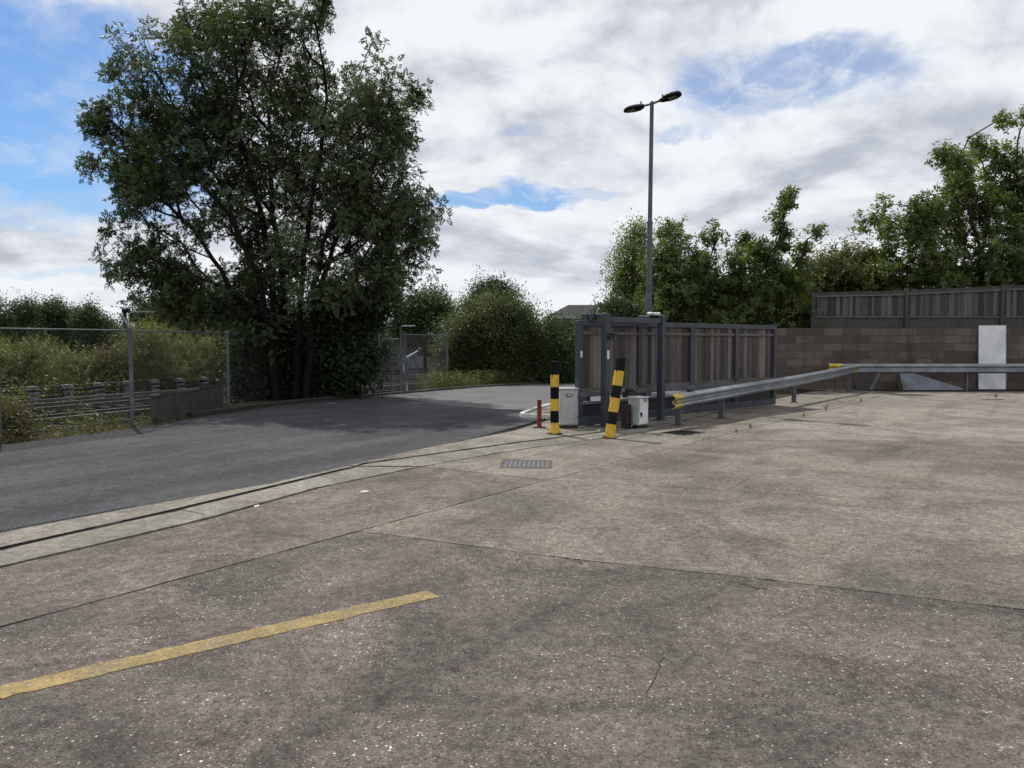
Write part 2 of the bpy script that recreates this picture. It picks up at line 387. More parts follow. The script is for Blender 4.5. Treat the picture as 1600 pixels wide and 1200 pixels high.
def leaf_mesh(name, pts, dirs, sizes, tints, kind, mat, parent):
    Q, T = [], []
    tp = sprays(kind); which = rng.integers(0, len(tp), len(pts)); F = frames(dirs)
    for k, q in enumerate(tp):
        idx = np.nonzero(which == k)[0]
        if not len(idx): continue
        w = np.einsum('nij,mvj->nmvi', F[idx], q) * sizes[idx][:, None, None, None] + pts[idx][:, None, None, :]
        Q.append(w.reshape(-1, 4, 3))
        T.append((tints[idx][:, None] + rng.normal(0, .13, (len(idx), len(q)))).reshape(-1))
    return quads_object(name, np.concatenate(Q), np.concatenate(T), mat, parent)
def quads_object(name, Q, T, mat, parent, attr='tint'):
    n = len(Q); me = bpy.data.meshes.new(name)
    me.vertices.add(n * 4); me.vertices.foreach_set('co', Q.reshape(-1).astype(np.float32))
    me.loops.add(n * 4); me.loops.foreach_set('vertex_index', np.arange(n * 4, dtype=np.int32))
    me.polygons.add(n); me.polygons.foreach_set('loop_start', np.arange(0, n * 4, 4, dtype=np.int32))
    a = me.attributes.new(attr, 'FLOAT', 'POINT'); a.data.foreach_set('value', np.repeat(np.clip(T, 0, 1), 4).astype(np.float32))
    me.materials.append(mat); me.update(calc_edges=True)
    o = bpy.data.objects.new(name, me); col.objects.link(o)
    if parent is not None: o.parent = parent
    return o

def grow(stems, A, r_tip=.006, bf=.35, step=.4, expo=.46, rbase=None):
    """stems: lists of 3d points; A: twig ends. Returns nodes, parents, radii, parent point of each twig end"""
    nodes, par, pl = [], [], []
    for st in stems:
        prev = -1
        for a, b in zip(st, st[1:]):
            a = np.array(a); b = np.array(b); k = max(1, int(np.linalg.norm(b - a) / step))
            for i in range(k + (1 if b is st[-1] else 0)):
                p = a + (b - a) * i / k
                if prev >= 0: p = p + rng.normal(0, .02, 3)
                nodes.append(p); par.append(prev); pl.append(0 if prev < 0 else pl[prev] + np.linalg.norm(p - nodes[prev])); prev = len(nodes) - 1
    nst = len(nodes)
    cap = nst + len(A) * 14
    X = np.zeros((cap, 3)); X[:nst] = nodes; PL = np.zeros(cap); PL[:nst] = pl; PR = np.full(cap, -1); PR[:nst] = par
    n = nst
    # do not root twigs on the lowest part of the stems
    d0 = np.array([np.min(np.linalg.norm(X[:nst] - a, axis=1)) for a in A]); order = np.argsort(d0 + rng.uniform(0, .5, len(A)))
    tips = np.zeros(len(A), int)
    for ai in order:
        a = A[ai]; dist = np.linalg.norm(X[:n] - a, axis=1)
        cost = dist + bf * PL[:n] + np.maximum(0, X[:n, 2] - a[2]) * .35
        j = int(np.argmin(cost)); L = dist[j]; k = max(1, int(L / step)); k = min(k, 12)
        p0 = X[j]; pj = PR[j]; dd = unit(p0 - X[pj]) if pj >= 0 else np.array([0, 0, 1.0])
        ctrl = p0 + dd * L * .3 + np.array([0, 0, .08 * L])
        prev = j
        for i in range(1, k + 1):
            t = i / k; q = (1 - t) ** 2 * p0 + 2 * t * (1 - t) * ctrl + t * t * a
            if i < k: q = q + rng.normal(0, .025, 3)
            X[n] = q; PR[n] = prev; PL[n] = PL[prev] + np.linalg.norm(q - X[prev]); prev = n; n += 1
        tips[ai] = prev
    cnt = np.zeros(n); cnt[tips] = 1
    haschild = np.zeros(n, bool)
    for i in range(n - 1, -1, -1):
        if PR[i] >= 0: cnt[PR[i]] += cnt[i]; haschild[PR[i]] = True
    rad = r_tip * np.maximum(cnt, 1) ** expo
    if rbase:
        rad = np.minimum(rad, rbase)
        rad[:nst] = np.maximum(rad[:nst], rbase * np.clip(1 - PL[:nst] / (PL[:nst].max() * 1.05), .12, 1))
    return X[:n], PR[:n], rad, X[PR[tips]]
def branch_mesh(name, X, PR, rad, mat, parent, flare=True):
    i = np.nonzero(PR >= 0)[0]; p0 = X[PR[i]]; p1 = X[i]; r1 = rad[i]; r0 = np.minimum(rad[PR[i]], r1 * 1.5)
    d = unit(p1 - p0); a = unit(np.cross(d, [0.3, .2, 1.0])); b = np.cross(d, a); k = 6
    ang = np.arange(k) * 2 * math.pi / k; c, s = np.cos(ang), np.sin(ang)
    ring = lambda p, r: p[:, None, :] + (a[:, None, :] * c[None, :, None] + b[:, None, :] * s[None, :, None]) * r[:, None, None]
    r_a, r_b = ring(p0, r0), ring(p1 + d * (r1 * .4)[:, None], r1)
    V = np.concatenate([r_a, r_b], 1)
    base = np.array([(q, (q + 1) % k, k + (q + 1) % k, k + q) for q in range(k)])
    Q = V[:, base, :].reshape(-1, 4, 3)
    return quads_object(name, Q, np.zeros(len(Q)), mat, parent)

def tree(name, label, cat, Y, lobes, stems, n, kind, leaf, bark='bark', per=2, size=1.0, spread=.45, depth=1.0, rbase=.12, group=None, jit=.25, zmin=.05, tint=.5, r_tip=.006, bf=.35, up=.5, step=.4, wexp=2.2, shoots=.03, dy=0.0):
    base = P(*stems[0][0], Y) if len(stems[0][0]) == 2 else Vector(stems[0][0])
    root = empty(name, base, 0, label, cat, group)
    o = np.array(base)
    C, Rr, Tn = [], [], []
    for (px, py, rp) in lobes:
        py += dy
        rad = rp * Y / 1200; C.append(np.array(P(px, py, Y))); Rr.append(rad)
        Tn.append(rng.normal(tint, .17))
    C = np.array(C); Rr = np.array(Rr); Tn = np.array(Tn)
    C[:, 1] += rng.uniform(-1, 1, len(C)) * depth * np.maximum(.3, 1.0 * Rr.max() - .5 * Rr)
    w = Rr ** wexp; w /= w.sum()
    pick = rng.choice(len(C), n, p=w)
    A = C[pick] + unit(rng.normal(0, 1, (n, 3))) * (Rr[pick] * rng.uniform(0, 1, n) ** (1 / 2.3))[:, None]
    ns = int(n * shoots); ex, exp_ = [], []
    for _ in range(ns):
        q = int(rng.integers(0, len(C))); dr = unit(rng.normal(0, 1, 3) + np.array([0, 0, .7])); ln = rng.uniform(.12, .30) * (.35 + Rr[q] * .5)
        p_ = C[q] + dr * Rr[q] * .92
        for k_ in range(3): ex.append(p_ + (dr * .7 + np.array([0, 0, .4])) * ln * (k_ + 1) * .6); exp_.append(q)
    if ns: A = np.concatenate([A, np.array(ex)]); pick = np.concatenate([pick, np.array(exp_)]); n = len(A)
    A[:, 2] = np.maximum(A[:, 2], o[2] + zmin)
    S = [[np.array(P(q[0], q[1], Y) if len(q) == 2 else P(q[0], q[1], Y + q[2])) for q in st] for st in stems]
    for st in S: st[0][2] = o[2] - .05
    X, PR, rad, pp = grow(S, A, rbase=rbase, r_tip=r_tip, bf=bf, step=step)
    branch_mesh('trunk', X - o, PR, rad, mt[bark], root)
    pts = np.repeat(A, per, 0); m = len(pts); off = rng.normal(0, jit, (m, 3)); off[::per] *= .2
    dirs = np.repeat(unit(A - pp), per, 0)
    dirs = unit(dirs + np.array([0, 0, up]) + rng.normal(0, .45, (m, 3)))
    tn = np.repeat(Tn[pick], per) + rng.normal(0, .10, m)
    leaf_mesh('crown', pts + off - o, dirs, size * rng.uniform(.75, 1.25, m), tn, kind, mt[leaf], root)
    return root

# ------------------------------------------------------------------ ground, road, slabs
FEN = [Vector(p) for p in ((-9.6, 9.2, 0), (-8.17, 12.18, 0), (-7.14, 14.39, 0), (-7.15, 16.9, 0), (-7.17, 19.37, 0), (-6.7, 22.3, 0), (-3.89, 22.45, 0), (-3.38, 23.4, 0), (-2.28, 27.04, 0))]
LOW = -.75
g = MB(); g.prism([(-3000, -400), (3000, -400), (3000, 4500), (-3000, 4500)], LOW - .3, LOW); tag(g.build('ground', mt['soil']), kind='structure')
bank = [(-60, -40), (-22, -8), (-11.6, 5), (-9.75, 9.1), (-8.4, 12.2), (-7.42, 14.4), (-7.45, 19.4), (-7.0, 22.6), (-4.1, 22.75), (-3.6, 23.5), (-2.6, 27.2), (.3, 31.5), (6, 36), (30, 46), (300, 60), (300, -40)]
g = MB(); g.prism(bank, LOW - .1, -.05); tag(g.build('yard_ground', mt['soil']), kind='structure')
road = [(-40, -25), (-19, -8), (-10.9, 5), (-9.2, 9.5), (-8.01, 11.95), (-7.06, 14.18), (-6.73, 16.1), (-5.83, 19.37), (-3.82, 22.84), (-1.34, 26.66), (2.54, 30.48), (8, 33.5), (24, 38), (26, 31), (10, 27.5), (4, 22), (1.9, 19), (0.6, 15.8), (.3, 15.0), (-1.0, 12.0), (-2.0, 9.9), (-2.7, 8.4), (-3.3, 7.6), (-4.2, 6.3), (-5.9, 3.4), (-9, -2), (-18, -20)]
g = MB(); g.prism(road, -.06, -.02); tag(g.build('road', mt['asphalt']), kind='structure')
g = MB(); g.prism([(-3.78, 22.9), (-1.34, 26.66), (2.54, 30.48), (8, 33.4), (23.8, 37.8), (25.8, 31), (10, 27.5), (4, 22), (1.9, 19), (.95, 17.6), (-.4, 18.3), (-1.6, 19.2), (-2.6, 20.9)], -.03, -.016); tag(g.build('road_resurfaced', mt['asphalt_far']), kind='structure')
yard = [(-18, -14), (-6.2, 3.6), (-4.4, 6.2), (-3.4, 7.5), (-2.85, 8.3), (-2.2, 9.7), (-1.1, 11.9), (.3, 14.6), (.8, 16), (3.6, 17.6), (8.5, 23), (9.5, 25.45), (40, 25.45), (40, -14)]
g = MB(); g.prism(yard, -.06, -.013); tag(g.build('yard_base', mt['filler']), kind='structure')

def slab(poly, mat, gap=.008, name='concrete_slab', z=0.0):
    """one cast slab; its edge is slightly ragged so that the joints vary in width"""
    n = len(poly); area = sum(poly[i][0] * poly[(i + 1) % n][1] - poly[(i + 1) % n][0] * poly[i][1] for i in range(n))
    if area < 0: poly = poly[::-1]
    outp = []
    for i in range(n):
        a = Vector(poly[i]); b = Vector(poly[(i + 1) % n]); L = (b - a).length; k = max(1, int(L / .16)); k = min(k, 160)
        d = (b - a).normalized(); nn = Vector((-d.y, d.x))
        for j in range(k):
            t = j / k
            if j == 0:
                c = Vector(poly[i - 1]); d0 = (a - c).normalized(); n0 = Vector((-d0.y, d0.x))
                outp.append(a + (nn + n0) * gap * .7)
            else: outp.append(a + (b - a) * t + nn * max(.002, gap + random.gauss(0, min(.004, gap * .35))))
    m = MB(); m.prism([(p.x, p.y) for p in outp], z - .03, z)
    return tag(m.build(name, mat), kind='structure')
CR = (.427, 8.79)
J = [(-8.25, -3.2), (-2.87, 4.22), (-1.29, 6.4), (0, 8.22), (.62, 9.05), (1.46, 10.21), (3.12, 12.42), (7.2, 17.6), (9.5, 20.6), (12.4, 24.6)]
T1 = [(-1.29, 6.4), (.47, 5.56), (1.72, 5.08), (3.06, 4.50), (16, -1.2)]
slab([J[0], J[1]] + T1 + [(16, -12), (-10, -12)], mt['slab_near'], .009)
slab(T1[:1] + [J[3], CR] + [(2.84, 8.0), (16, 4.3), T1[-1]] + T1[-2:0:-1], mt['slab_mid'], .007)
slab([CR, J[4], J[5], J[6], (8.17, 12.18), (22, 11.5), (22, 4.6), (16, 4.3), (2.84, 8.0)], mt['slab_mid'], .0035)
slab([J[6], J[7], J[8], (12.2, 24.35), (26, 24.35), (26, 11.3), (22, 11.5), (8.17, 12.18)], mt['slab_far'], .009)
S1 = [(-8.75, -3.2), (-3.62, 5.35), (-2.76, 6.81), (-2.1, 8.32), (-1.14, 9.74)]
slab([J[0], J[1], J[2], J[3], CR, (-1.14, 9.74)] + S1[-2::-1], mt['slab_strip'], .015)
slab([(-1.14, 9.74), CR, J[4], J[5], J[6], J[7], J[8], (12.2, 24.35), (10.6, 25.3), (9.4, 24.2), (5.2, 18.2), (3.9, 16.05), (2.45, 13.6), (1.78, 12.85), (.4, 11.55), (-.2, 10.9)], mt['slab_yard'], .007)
# apron beside the road, in two pours either side of the steel channel
tr1 = [(-9.0, -3.2), (-3.95, 5.85), (-3.21, 7.19), (-2.09, 9.56)]
tr2 = [(-1.93, 9.99), (0, 11.99), (1.48, 13.38), (2.61, 14.36)]
edge = [(-9.9, -3.2), (-4.30, 6.40), (-3.54, 7.55), (-2.76, 8.59), (-2.15, 9.84), (-1.42, 11.31), (0, 13.67), (.45, 14.84), (.7, 15.6)]
slab(S1[::1] + [(-1.99, 9.775)] + tr1[::-1], mt['apron'], .044, 'concrete_apron')
slab(tr1 + [(-1.99, 9.775)] + edge[4:0:-1] + edge[:1], mt['apron'], .044, 'concrete_apron')
slab([(-1.99, 9.775), (-1.14, 9.74), (-.2, 10.9), (.4, 11.55), (1.78, 12.85), (2.45, 13.6), (3.9, 16.05), (3.5, 15.5)] + tr2[::-1], mt['apron'], .036, 'concrete_apron')
slab([(-1.99, 9.775)] + tr2 + [(3.5, 15.5), (5.2, 18.2), (3.9, 17.4), (.8, 15.7)] + edge[7:3:-1], mt['apron'], .036, 'concrete_apron')

def crack(pts, w, name='crack'):
    P2 = []
    for a, b in zip(pts, pts[1:]):
        a = G(*a); b = G(*b); k = max(2, int((b - a).length / .05))
        P2 += [(a + (b - a) * i / k + Vector((random.gauss(0, .007), random.gauss(0, .007), 0))) for i in range(k)]
    L = []; Rr = []
    for i, p in enumerate(P2):
        d = (P2[min(i + 1, len(P2) - 1)] - P2[max(i - 1, 0)]).normalized(); n = Vector((-d.y, d.x, 0)); ww = w * random.uniform(.3, 1) * math.sin(math.pi * (i + .6) / (len(P2) + .2))
        L.append(p + n * ww); Rr.append(p - n * ww)
    m = MB(); n = len(L); m.add([(p.x, p.y, .0015) for p in L] + [(p.x, p.y, .0015) for p in Rr], [(i, i + 1, n + i + 1, n + i) for i in range(n - 1)])
    tag(m.build(name, mt['filler']), kind='structure')
crack([(862, 868), (885, 874), (905, 879), (914, 886)], .009)
crack([(1160, 912), (1185, 921), (1210, 918)], .012)
crack([(1010, 1090), (1028, 1050), (1040, 1012)], .004)
crack([(560, 712), (600, 716), (640, 707)], .01)
crack([(284, 797), (300, 800), (326, 806)], .016)
crack([(430, 778), (480, 767), (520, 758)], .005)
# worn painted line
def ribbon(pts, w, z, jit=0.0, step=.06):
    L, Rr = [], []
    for a, b in zip(pts, pts[1:]):
        a = Vector(a); b = Vector(b); d = (b - a).normalized(); n = Vector((-d.y, d.x)); k = max(1, int((b - a).length / step))
        for i in range(k + 1):
            p = a + (b - a) * i / k
            L.append(p + n * (w / 2 + random.gauss(0, jit))); Rr.append(p - n * (w / 2 + random.gauss(0, jit)))
    return [(p.x, p.y) for p in L] + [(p.x, p.y) for p in Rr[::-1]]
g = MB(); g.prism(ribbon([(-6.5, .36), (-2.33, 3.42), (-1.4, 4.12), (-.50, 4.785)], .15, 0, .0045), -.002, .004)
tag(g.build('yellow_line', mt['line']), kind='structure')

# kerbs
g = MB(); kp = [(-6.85, 16.4), (-6.5, 17.6), (-6.12, 18.9), (-5.55, 20.1), (-4.7, 21.7)]; kf = [(-4.68, 21.73), (-3.75, 23.2), (-2.5, 25.2), (-1.25, 27.0), (.6, 29.0), (2.6, 30.9)]
g.sweep([(0, -.05), (.015, .055), (-.02, .07), (-.14, .07), (-.14, -.05)], [Vector((*p, 0)) for p in kp]); tag(g.build('kerb', mt['brick']), kind='structure')
g = MB(); g.sweep([(0, -.05), (.01, .03), (-.02, .04), (-.10, .04), (-.10, -.05)], [Vector((*p, 0)) for p in kf]); tag(g.build('kerb', mt['kerb']), kind='structure')
g = MB(); isl = [Vector((*p, 0)) for p in ((1.55, 19.6), (1.02, 19.0), (.55, 17.7), (.26, 16.55), (.30, 16.32), (.45, 16.25), (.95, 16.02), (1.3, 15.7))]
g.sweep([(0, -.03), (.005, .05), (.02, .06), (.095, .06), (.10, -.03)], isl); tag(g.build('kerb', mt['kerbwhite']), kind='structure')
g = MB(); g.prism([(p.x, p.y) for p in isl[:1]] + [(p.x + .1, p.y) for p in isl[1:5]] + [(p.x, p.y + .05) for p in isl[5:]] + [(3, 17.2), (2.6, 19)], -.03, .04); tag(g.build('traffic_island', mt['slab_yard']), kind='structure')

# gate guide channel (steel slot in the apron), two lengths
def channel(pts, label):
    e = empty('gate_track', (pts[0][0], pts[0][1], 0), 0, label, 'gate track', 'steel tracks set in the concrete apron')
    o = e.location; P3 = [Vector((p[0], p[1], 0)) - o for p in pts]
    m = MB()
    for s in (-.044, .040): m.sweep([(s, -.03), (s + .004, -.03), (s + .004, .002), (s, .002)], P3)
    m.build('track_edge', mt['steel_dark'], e)
    m = MB(); m.sweep([(-.040, -.035), (.040, -.035), (.040, -.010), (-.040, -.010)], P3); m.build('slot', mt['hole'], e)
channel(tr1, 'rusty slotted steel track set in the apron nearest the camera')
channel(tr2, 'rusty slotted steel track leading under the gate beside the two bollards')

# drain gratings
e = empty('drain_channel', (-4.4, 6.3, -.02), 0, 'narrow slotted drain channel along the near edge of the asphalt', 'drain')
dp = [Vector(p) - e.location for p in ((-6.4, 2.9, -.018), (-4.52, 6.32, -.018), (-3.74, 7.5, -.018))]
m = MB(); m.sweep([(-.05, -.02), (.05, -.02), (.05, .001), (-.05, .001)], dp); m.build('trough', mt['hole'], e)
m = MB()
for s in (-.05, .042): m.sweep([(s, -.02), (s + .008, -.02), (s + .008, .005), (s, .005)], dp)
for a, b in zip(dp, dp[1:]):
    d = (b - a); k = int(d.length / .03); an = math.atan2(d.y, d.x)
    for i in range(k): m.box(a + d * (i / k) + Vector((0, 0, .002)), (.013, .09, .006), an)
m.build('grating', mt['iron'], e)
e = empty('drain_cover', (.19, 9.93, 0), R(-3), 'square grey metal drain cover in the concrete in front of the bollards', 'drain cover')
m = MB()
for x, y, sx, sy in ((0, .30, .66, .05), (0, -.30, .66, .05), (.305, 0, .05, .55), (-.305, 0, .05, .55)): m.box((x, y, .001), (sx, sy, .010))
m.build('frame', mt['kerb'], e)
m = MB()
m.box((0, 0, .001), (.56, .55, .006), 0)
for i in range(9):
    for j in range(9): m.box((-.24 + i * .06, -.24 + j * .06, .006), (.034, .010, .003), R(45 if (i + j) % 2 else -45))
m.build('cover_plate', mt['cover_iron'], e)
e = empty('manhole_cover', (2.98, 13.35, 0), R(42), 'dark iron manhole cover beside the near end of the guardrail', 'manhole cover')
m = MB(); m.box((0, 0, .0), (.62, .5, .016)); m.build('frame', mt['steel_dark'], e)
m = MB(); m.box((0, 0, .008), (.52, .40, .010))
for i in range(8): m.box((-.22 + i * .063, 0, .014), (.022, .36, .006))
m.build('lid', mt['black'], e)
e = empty('surface_box_lid', tuple(G(1552, 624.5)), R(3), 'small rusty flat lid in the concrete in front of the white board', 'lid')
m = MB(); m.box((0, 0, .002), (.55, .18, .012)); m.build('lid', mt['rust'], e); 
for q in (-.16, .16): m = MB(); m.tube((q, 0, .008), (q, 0, .016), .03, .03, 8); m.build('bolt', mt['iron'], e)

# litter
def scrap(p, s, label, rz):
    m = MB(); k = 9; ring = [(math.cos(i * 2 * math.pi / k) * s * random.uniform(.7, 1.1), math.sin(i * 2 * math.pi / k) * s * .55 * random.uniform(.6, 1.1)) for i in range(k)]
    vs = [(x, y, .004 + random.uniform(0, .012)) for x, y in ring] + [(0, 0, .018)] + [(x, y, .001) for x, y in ring]
    m.add(vs, [(i, (i + 1) % k, k) for i in range(k)] + [(i, (i + 1) % k, k + 1 + (i + 1) % k, k + 1 + i) for i in range(k)] + [tuple(range(2 * k, k, -1))])
    o = m.build('paper_scrap', mt['paper'], None, 0, False, (p.x, p.y, 0)); o.rotation_euler.z = rz; tag(o, label, 'litter')
scrap(G(570, 769), .045, 'white paper scrap on the dark concrete strip between two joints', .4)
scrap(G(401, 792), .045, 'flattened white scrap lying at the edge of the concrete apron', 1.9)
scrap(G(936, 672.5), .05, 'white scrap at the foot of the gate post behind the leaning bollard', .9)
scrap(G(968, 685.5), .04, 'small white scrap at the foot of the leaning bollard', 0.1)

# ------------------------------------------------------------------ gate
gd = Vector((1.083, 1, 0)).normalized(); gn = Vector((gd.y, -gd.x, 0)); ga = math.atan2(gd.y, gd.x)
def tone_boards(name, boards, mat, parent, axis_mat=None):
    """boards: (centre, size, tone); one mesh, a tone per board"""
    m = MB(); tn = []
    for c, s, t in boards:
        m.box(c, s, 0, axis_mat); tn += [t] * 8
    o = m.build(name, mat, parent)
    a = o.data.attributes.new('tone', 'FLOAT', 'POINT'); a.data.foreach_set('value', tn[:len(o.data.vertices)])
    return o
gate = empty('sliding_gate', (1.19, 14.20, 0), ga, 'long grey steel sliding gate filled with weathered vertical timber boards', 'gate')
GL, GT = 7.30, 1.985
m = MB(); m.box((GL / 2, 0, GT - .05), (GL, .08, .10)); m.build('top_rail', mt['steel'], gate, .006)
m = MB(); m.box((GL / 2, 0, .10), (GL, .10, .16)); m.build('bottom_beam', mt['steel'], gate, .006)
m = MB(); m.box((GL / 2, -.01, .60), (GL - .1, .10, .09)); m.build('middle_rail', mt['galv_dull'], gate, .006)
m = MB(); m.box((GL / 2, -.0, .44), (GL - .1, .11, .05)); m.build('guide_rail', mt['galv_dull'], gate, .006)
XS = [.07, 1.86, 3.66, 5.46, GL - .06]
for x in XS:
    m = MB(); m.box((x, -.004, (GT - .10 + .18) / 2), (.13, .095, GT - .10 - .18)); m.build('upright', mt['steel'], gate, .006)
for a, b in zip(XS, XS[1:]):
    w = b - a - .13; n = 14; bw = w / n; bd = []
    for i in range(n): bd.append(((a + .065 + bw * (i + .5), .012 + (.008 if i % 2 else 0), (.65 + GT - .10) / 2), (bw - .006, .018, GT - .10 - .65), min(1, max(0, random.gauss(.45, .25)))))
    tone_boards('board_panel', bd, mt['timber'], gate)
    for zz, hh in ((GT - .235, .055), (.685, .06)): tone_boards('board_batten', [(((a + b) / 2, -.012, zz), (w, .03, hh), .6)], mt['timber'], gate)
    m = MB(); m.box(((a + b) / 2, .01, .30), (w, .02, .24)); m.build('kick_panel', mt['steel_dark'], gate)
m = MB(); m.box((.075, -.056, 1.36), (.05, .004, .12)); m.build('sticker', mt['white'], gate)
m = MB(); m.box((GL - .02, -.0, GT + .015), (.18, .10, .03)); m.build('end_cap', mt['steel'], gate)

# portal that carries the gate
por = empty('gate_portal', (1.736, 14.269, 0), ga, 'grey steel portal of two posts and a header straddling the sliding gate', 'gate frame')
PL_ = 1.72
for i, x in enumerate((.0, PL_)):
    for yy, nm in ((0, 'post'), (.48, 'post')):
        m = MB(); m.box((x, yy, 1.06), (.12, .13, 2.12)); po = m.build(nm, mt['steel'], por, .006)
        m = MB(); m.box((x, yy, .008), (.24, .22, .016)); [m.tube((x + sx * .09, yy + sy * .08, .016), (x + sx * .09, yy + sy * .08, .04), .012, .012, 6) for sx in (-1, 1) for sy in (-1, 1)]; m.build('base_plate', mt['galv_dull'], po)
m = MB(); m.box((PL_ / 2, 0, 2.0), (PL_ - .12, .08, .10)); m.build('header', mt['steel'], por, .006)
for x in (0, PL_): m = MB(); m.box((x, .24, 2.08), (.08, .35, .06)); m.build('cross_beam', mt['steel'], por, .005)
m = MB(); m.box((0, -.067, 1.35), (.06, .004, .16)); m.build('sticker', mt['white'], por)
m = MB(); m.box((.02, -.10, 1.69), (.10, .07, .12)); m.box((.06, -.13, 1.735), (.16, .13, .02)); m.build('reader_hood', mt['steel_dark'], por, .004)
m = MB(); m.box((.09, -.13, 1.68), (.02, .05, .12)); m.build('bracket', mt['galv_dull'], por)
o = empty('control_box', por.location + gd * -.02 + gn * -.26 + Vector((0, 0, 2.03)), ga, 'small dark box with pale bracket on top of the gate portal', 'control box')
m = MB(); m.box((-.07, 0, .035), (.07, .10, .11)); m.build('grey_box', mt['steel'], o, .005)
m = MB(); m.box((.0, 0, .035), (.05, .09, .11)); m.build('black_box', mt['black'], o, .005)
m = MB(); m.box((.08, -.02, .05), (.07, .05, .05)); m.tube((.05, 0, .07), (.12, 0, .20), .008, .008, 6); m.build('bracket', mt['galv'], o)
o = empty('floodlight', por.location + gd * (PL_ - .26) + Vector((0, 0, 2.05)), ga, 'small white floodlight with black underside on the portal header', 'floodlight')
m = MB(); m.box((0, 0, .09), (.30, .12, .06)); m.build('body', mt['white'], o, .015)
m = MB(); m.box((0, -.005, .035), (.18, .09, .05)); m.build('bracket', mt['black'], o, .005)

for q in (-.12, .12): m = MB(); m.tube((q, -.062, .09), (q, -.072, .09), .022, .022, 10); m.build('lens', mt['lens'], o)

# cabinets and drive
def cabinet(name, loc, rz, w, d, h, mat, label, lock=True, plinth=.06):
    c = empty(name, loc, rz, label, 'cabinet')
    m = MB(); m.box((0, 0, h / 2 + plinth), (w, d, h)); m.build('body', mt['cabinet'], c, .008)
    m = MB(); m.box((0, -d / 2 - .008, h / 2 + plinth), (w - .03, .014, h - .04)); dr = m.build('door', mat, c, .005)
    m = MB(); m.box((0, 0, plinth / 2), (w * .92, d * .9, plinth)); m.build('plinth', mt['steel_dark'], c)
    m = MB(); m.box((0, 0, h + plinth + .009), (w + .03, d + .03, .018)); m.build('lid', mat, c, .005)
    for z in (.22, .78): m = MB(); m.tube((w / 2 - .012, -d / 2 - .018, h * z + plinth - .03), (w / 2 - .012, -d / 2 - .018, h * z + plinth + .03), .009, .009, 8); m.build('hinge', mt['galv_dull'], dr)
    m = MB(); m.tube((-w / 2 - .02, .02, 0), (-w / 2 - .02, .02, h * .5), .014, .014, 8); m.tube((-w / 2 - .02, .02, h * .5), (-w / 2 + .02, .02, h * .5 + .03), .014, .014, 8); m.build('conduit', mt['galv_dull'], c)
    if lock:
        m = MB(); m.tube((-w * .32, -d / 2 - .014, h * .42 + plinth), (-w * .32, -d / 2 - .03, h * .42 + plinth), .028, .026, 12); m.box((-w * .32, -d / 2 - .034, h * .38 + plinth), (.02, .012, .07)); m.build('lock', mt['black'], dr)
        m = MB()
        for k in range(5): m.box((w * .12, -d / 2 - .017, h * .86 + plinth + k * .014), (.11, .005, .006))
        m.build('vent', mt['iron'], dr)
    else:
        m = MB(); m.box((0, -d / 2 - .02, h * .84 + plinth), (.10, .014, .06)); m.build('handle', mt['steel_dark'], dr); m = MB(); m.box((0, -d / 2 - .028, h * .84 + plinth), (.07, .004, .035)); m.build('label_plate', mt['cabinet'], dr)
    return c
cabinet('control_cabinet', (1.03, 14.16, 0), R(6), .34, .30, .66, mt['cabinet'], 'plain grey metal cabinet between the upright bollard and the gate end', False)
dc = cabinet('control_cabinet', tuple(G(992, 669) + Vector((.07, .10, 0))), ga - R(2), .27, .26, .50, mt['white'], 'white metal cabinet with black lock in front of the gate boards', True)
o = empty('gate_drive', tuple(G(974, 671) + Vector((.08, .22, 0))), ga, 'rusty gate drive unit with cables behind the leaning bollard', 'gate motor')
m = MB(); m.box((0, 0, .22), (.12, .14, .44)); m.build('column', mt['dark_rust'], o, .01)
m = MB(); m.box((.22, .1, .60), (.24, .16, .10)); m.tube((.14, .1, .66), (.32, .1, .66), .05, .05, 12); m.tube((.22, .02, .68), (.22, .18, .68), .035, .035, 10); m.build('motor', mt['dark_rust'], o)
m = MB(); m.tube((.22, .1, .0), (.22, .1, .56), .035, .035, 8); m.build('stand', mt['steel_dark'], o)
m = MB()
for k in range(7):
    a = Vector((.06 + .02 * k, -.08, .05 + .02 * k)); b = Vector((.20 + .01 * k, -.10 - .01 * k, .12 + .06 * k)); c = Vector((.10 + .03 * k, -.06, .30 + .02 * k))
    m.path([a, (a + b) / 2 + Vector((.03, -.02, -.03)), b, (b + c) / 2 + Vector((.03, 0, .03)), c], .011, 5)
m.build('cable', mt['black'], o)
m = MB(); m.path([(.02, -.1, .03), (.10, -.13, .10), (.17, -.12, .17)], .008, 5); m.build('conduit', mt['galv'], o)

# bollards
def bollard(loc, rad, bands, label, lean=None, worn=False):
    b = empty('bollard', loc, 0, label, 'bollard', 'yellow and black bollards at the gate')
    if lean: b.rotation_euler = lean
    m = MB(); H = sum(bands); z = 0; n = 24
    prof = []
    for i, h in enumerate(bands): prof.append((z, z + h, i % 2)); z += h
    for z0, z1, c in prof:
        m.cur = c; m.tube((0, 0, z0), (0, 0, z1), rad, rad, n, cap=False)
    m.cur = 1; m.tube((0, 0, H), (0, 0, H + .006), rad, rad * .93, n); 
    m.build('shaft', [mt['yellow'], mt['black_worn' if worn else 'black']], b, 0, True)
    for k in range(4): q = R(45 + 90 * k); m = MB(); m.tube((math.cos(q) * .112, math.sin(q) * .112, .012), (math.cos(q) * .112, math.sin(q) * .112, .034), .011, .011, 6); m.build('bolt', mt['iron'], b)
    return b
b = bollard((.735, 13.19, 0), .074, [.20, .205, .205, .205, .21, .225], 'upright yellow and black banded bollard beside the red post')
m = MB(); m.tube((0, 0, 0), (0, 0, .02), .14, .135, 24); m.build('base_plate', mt['rust'], b, 0, True)
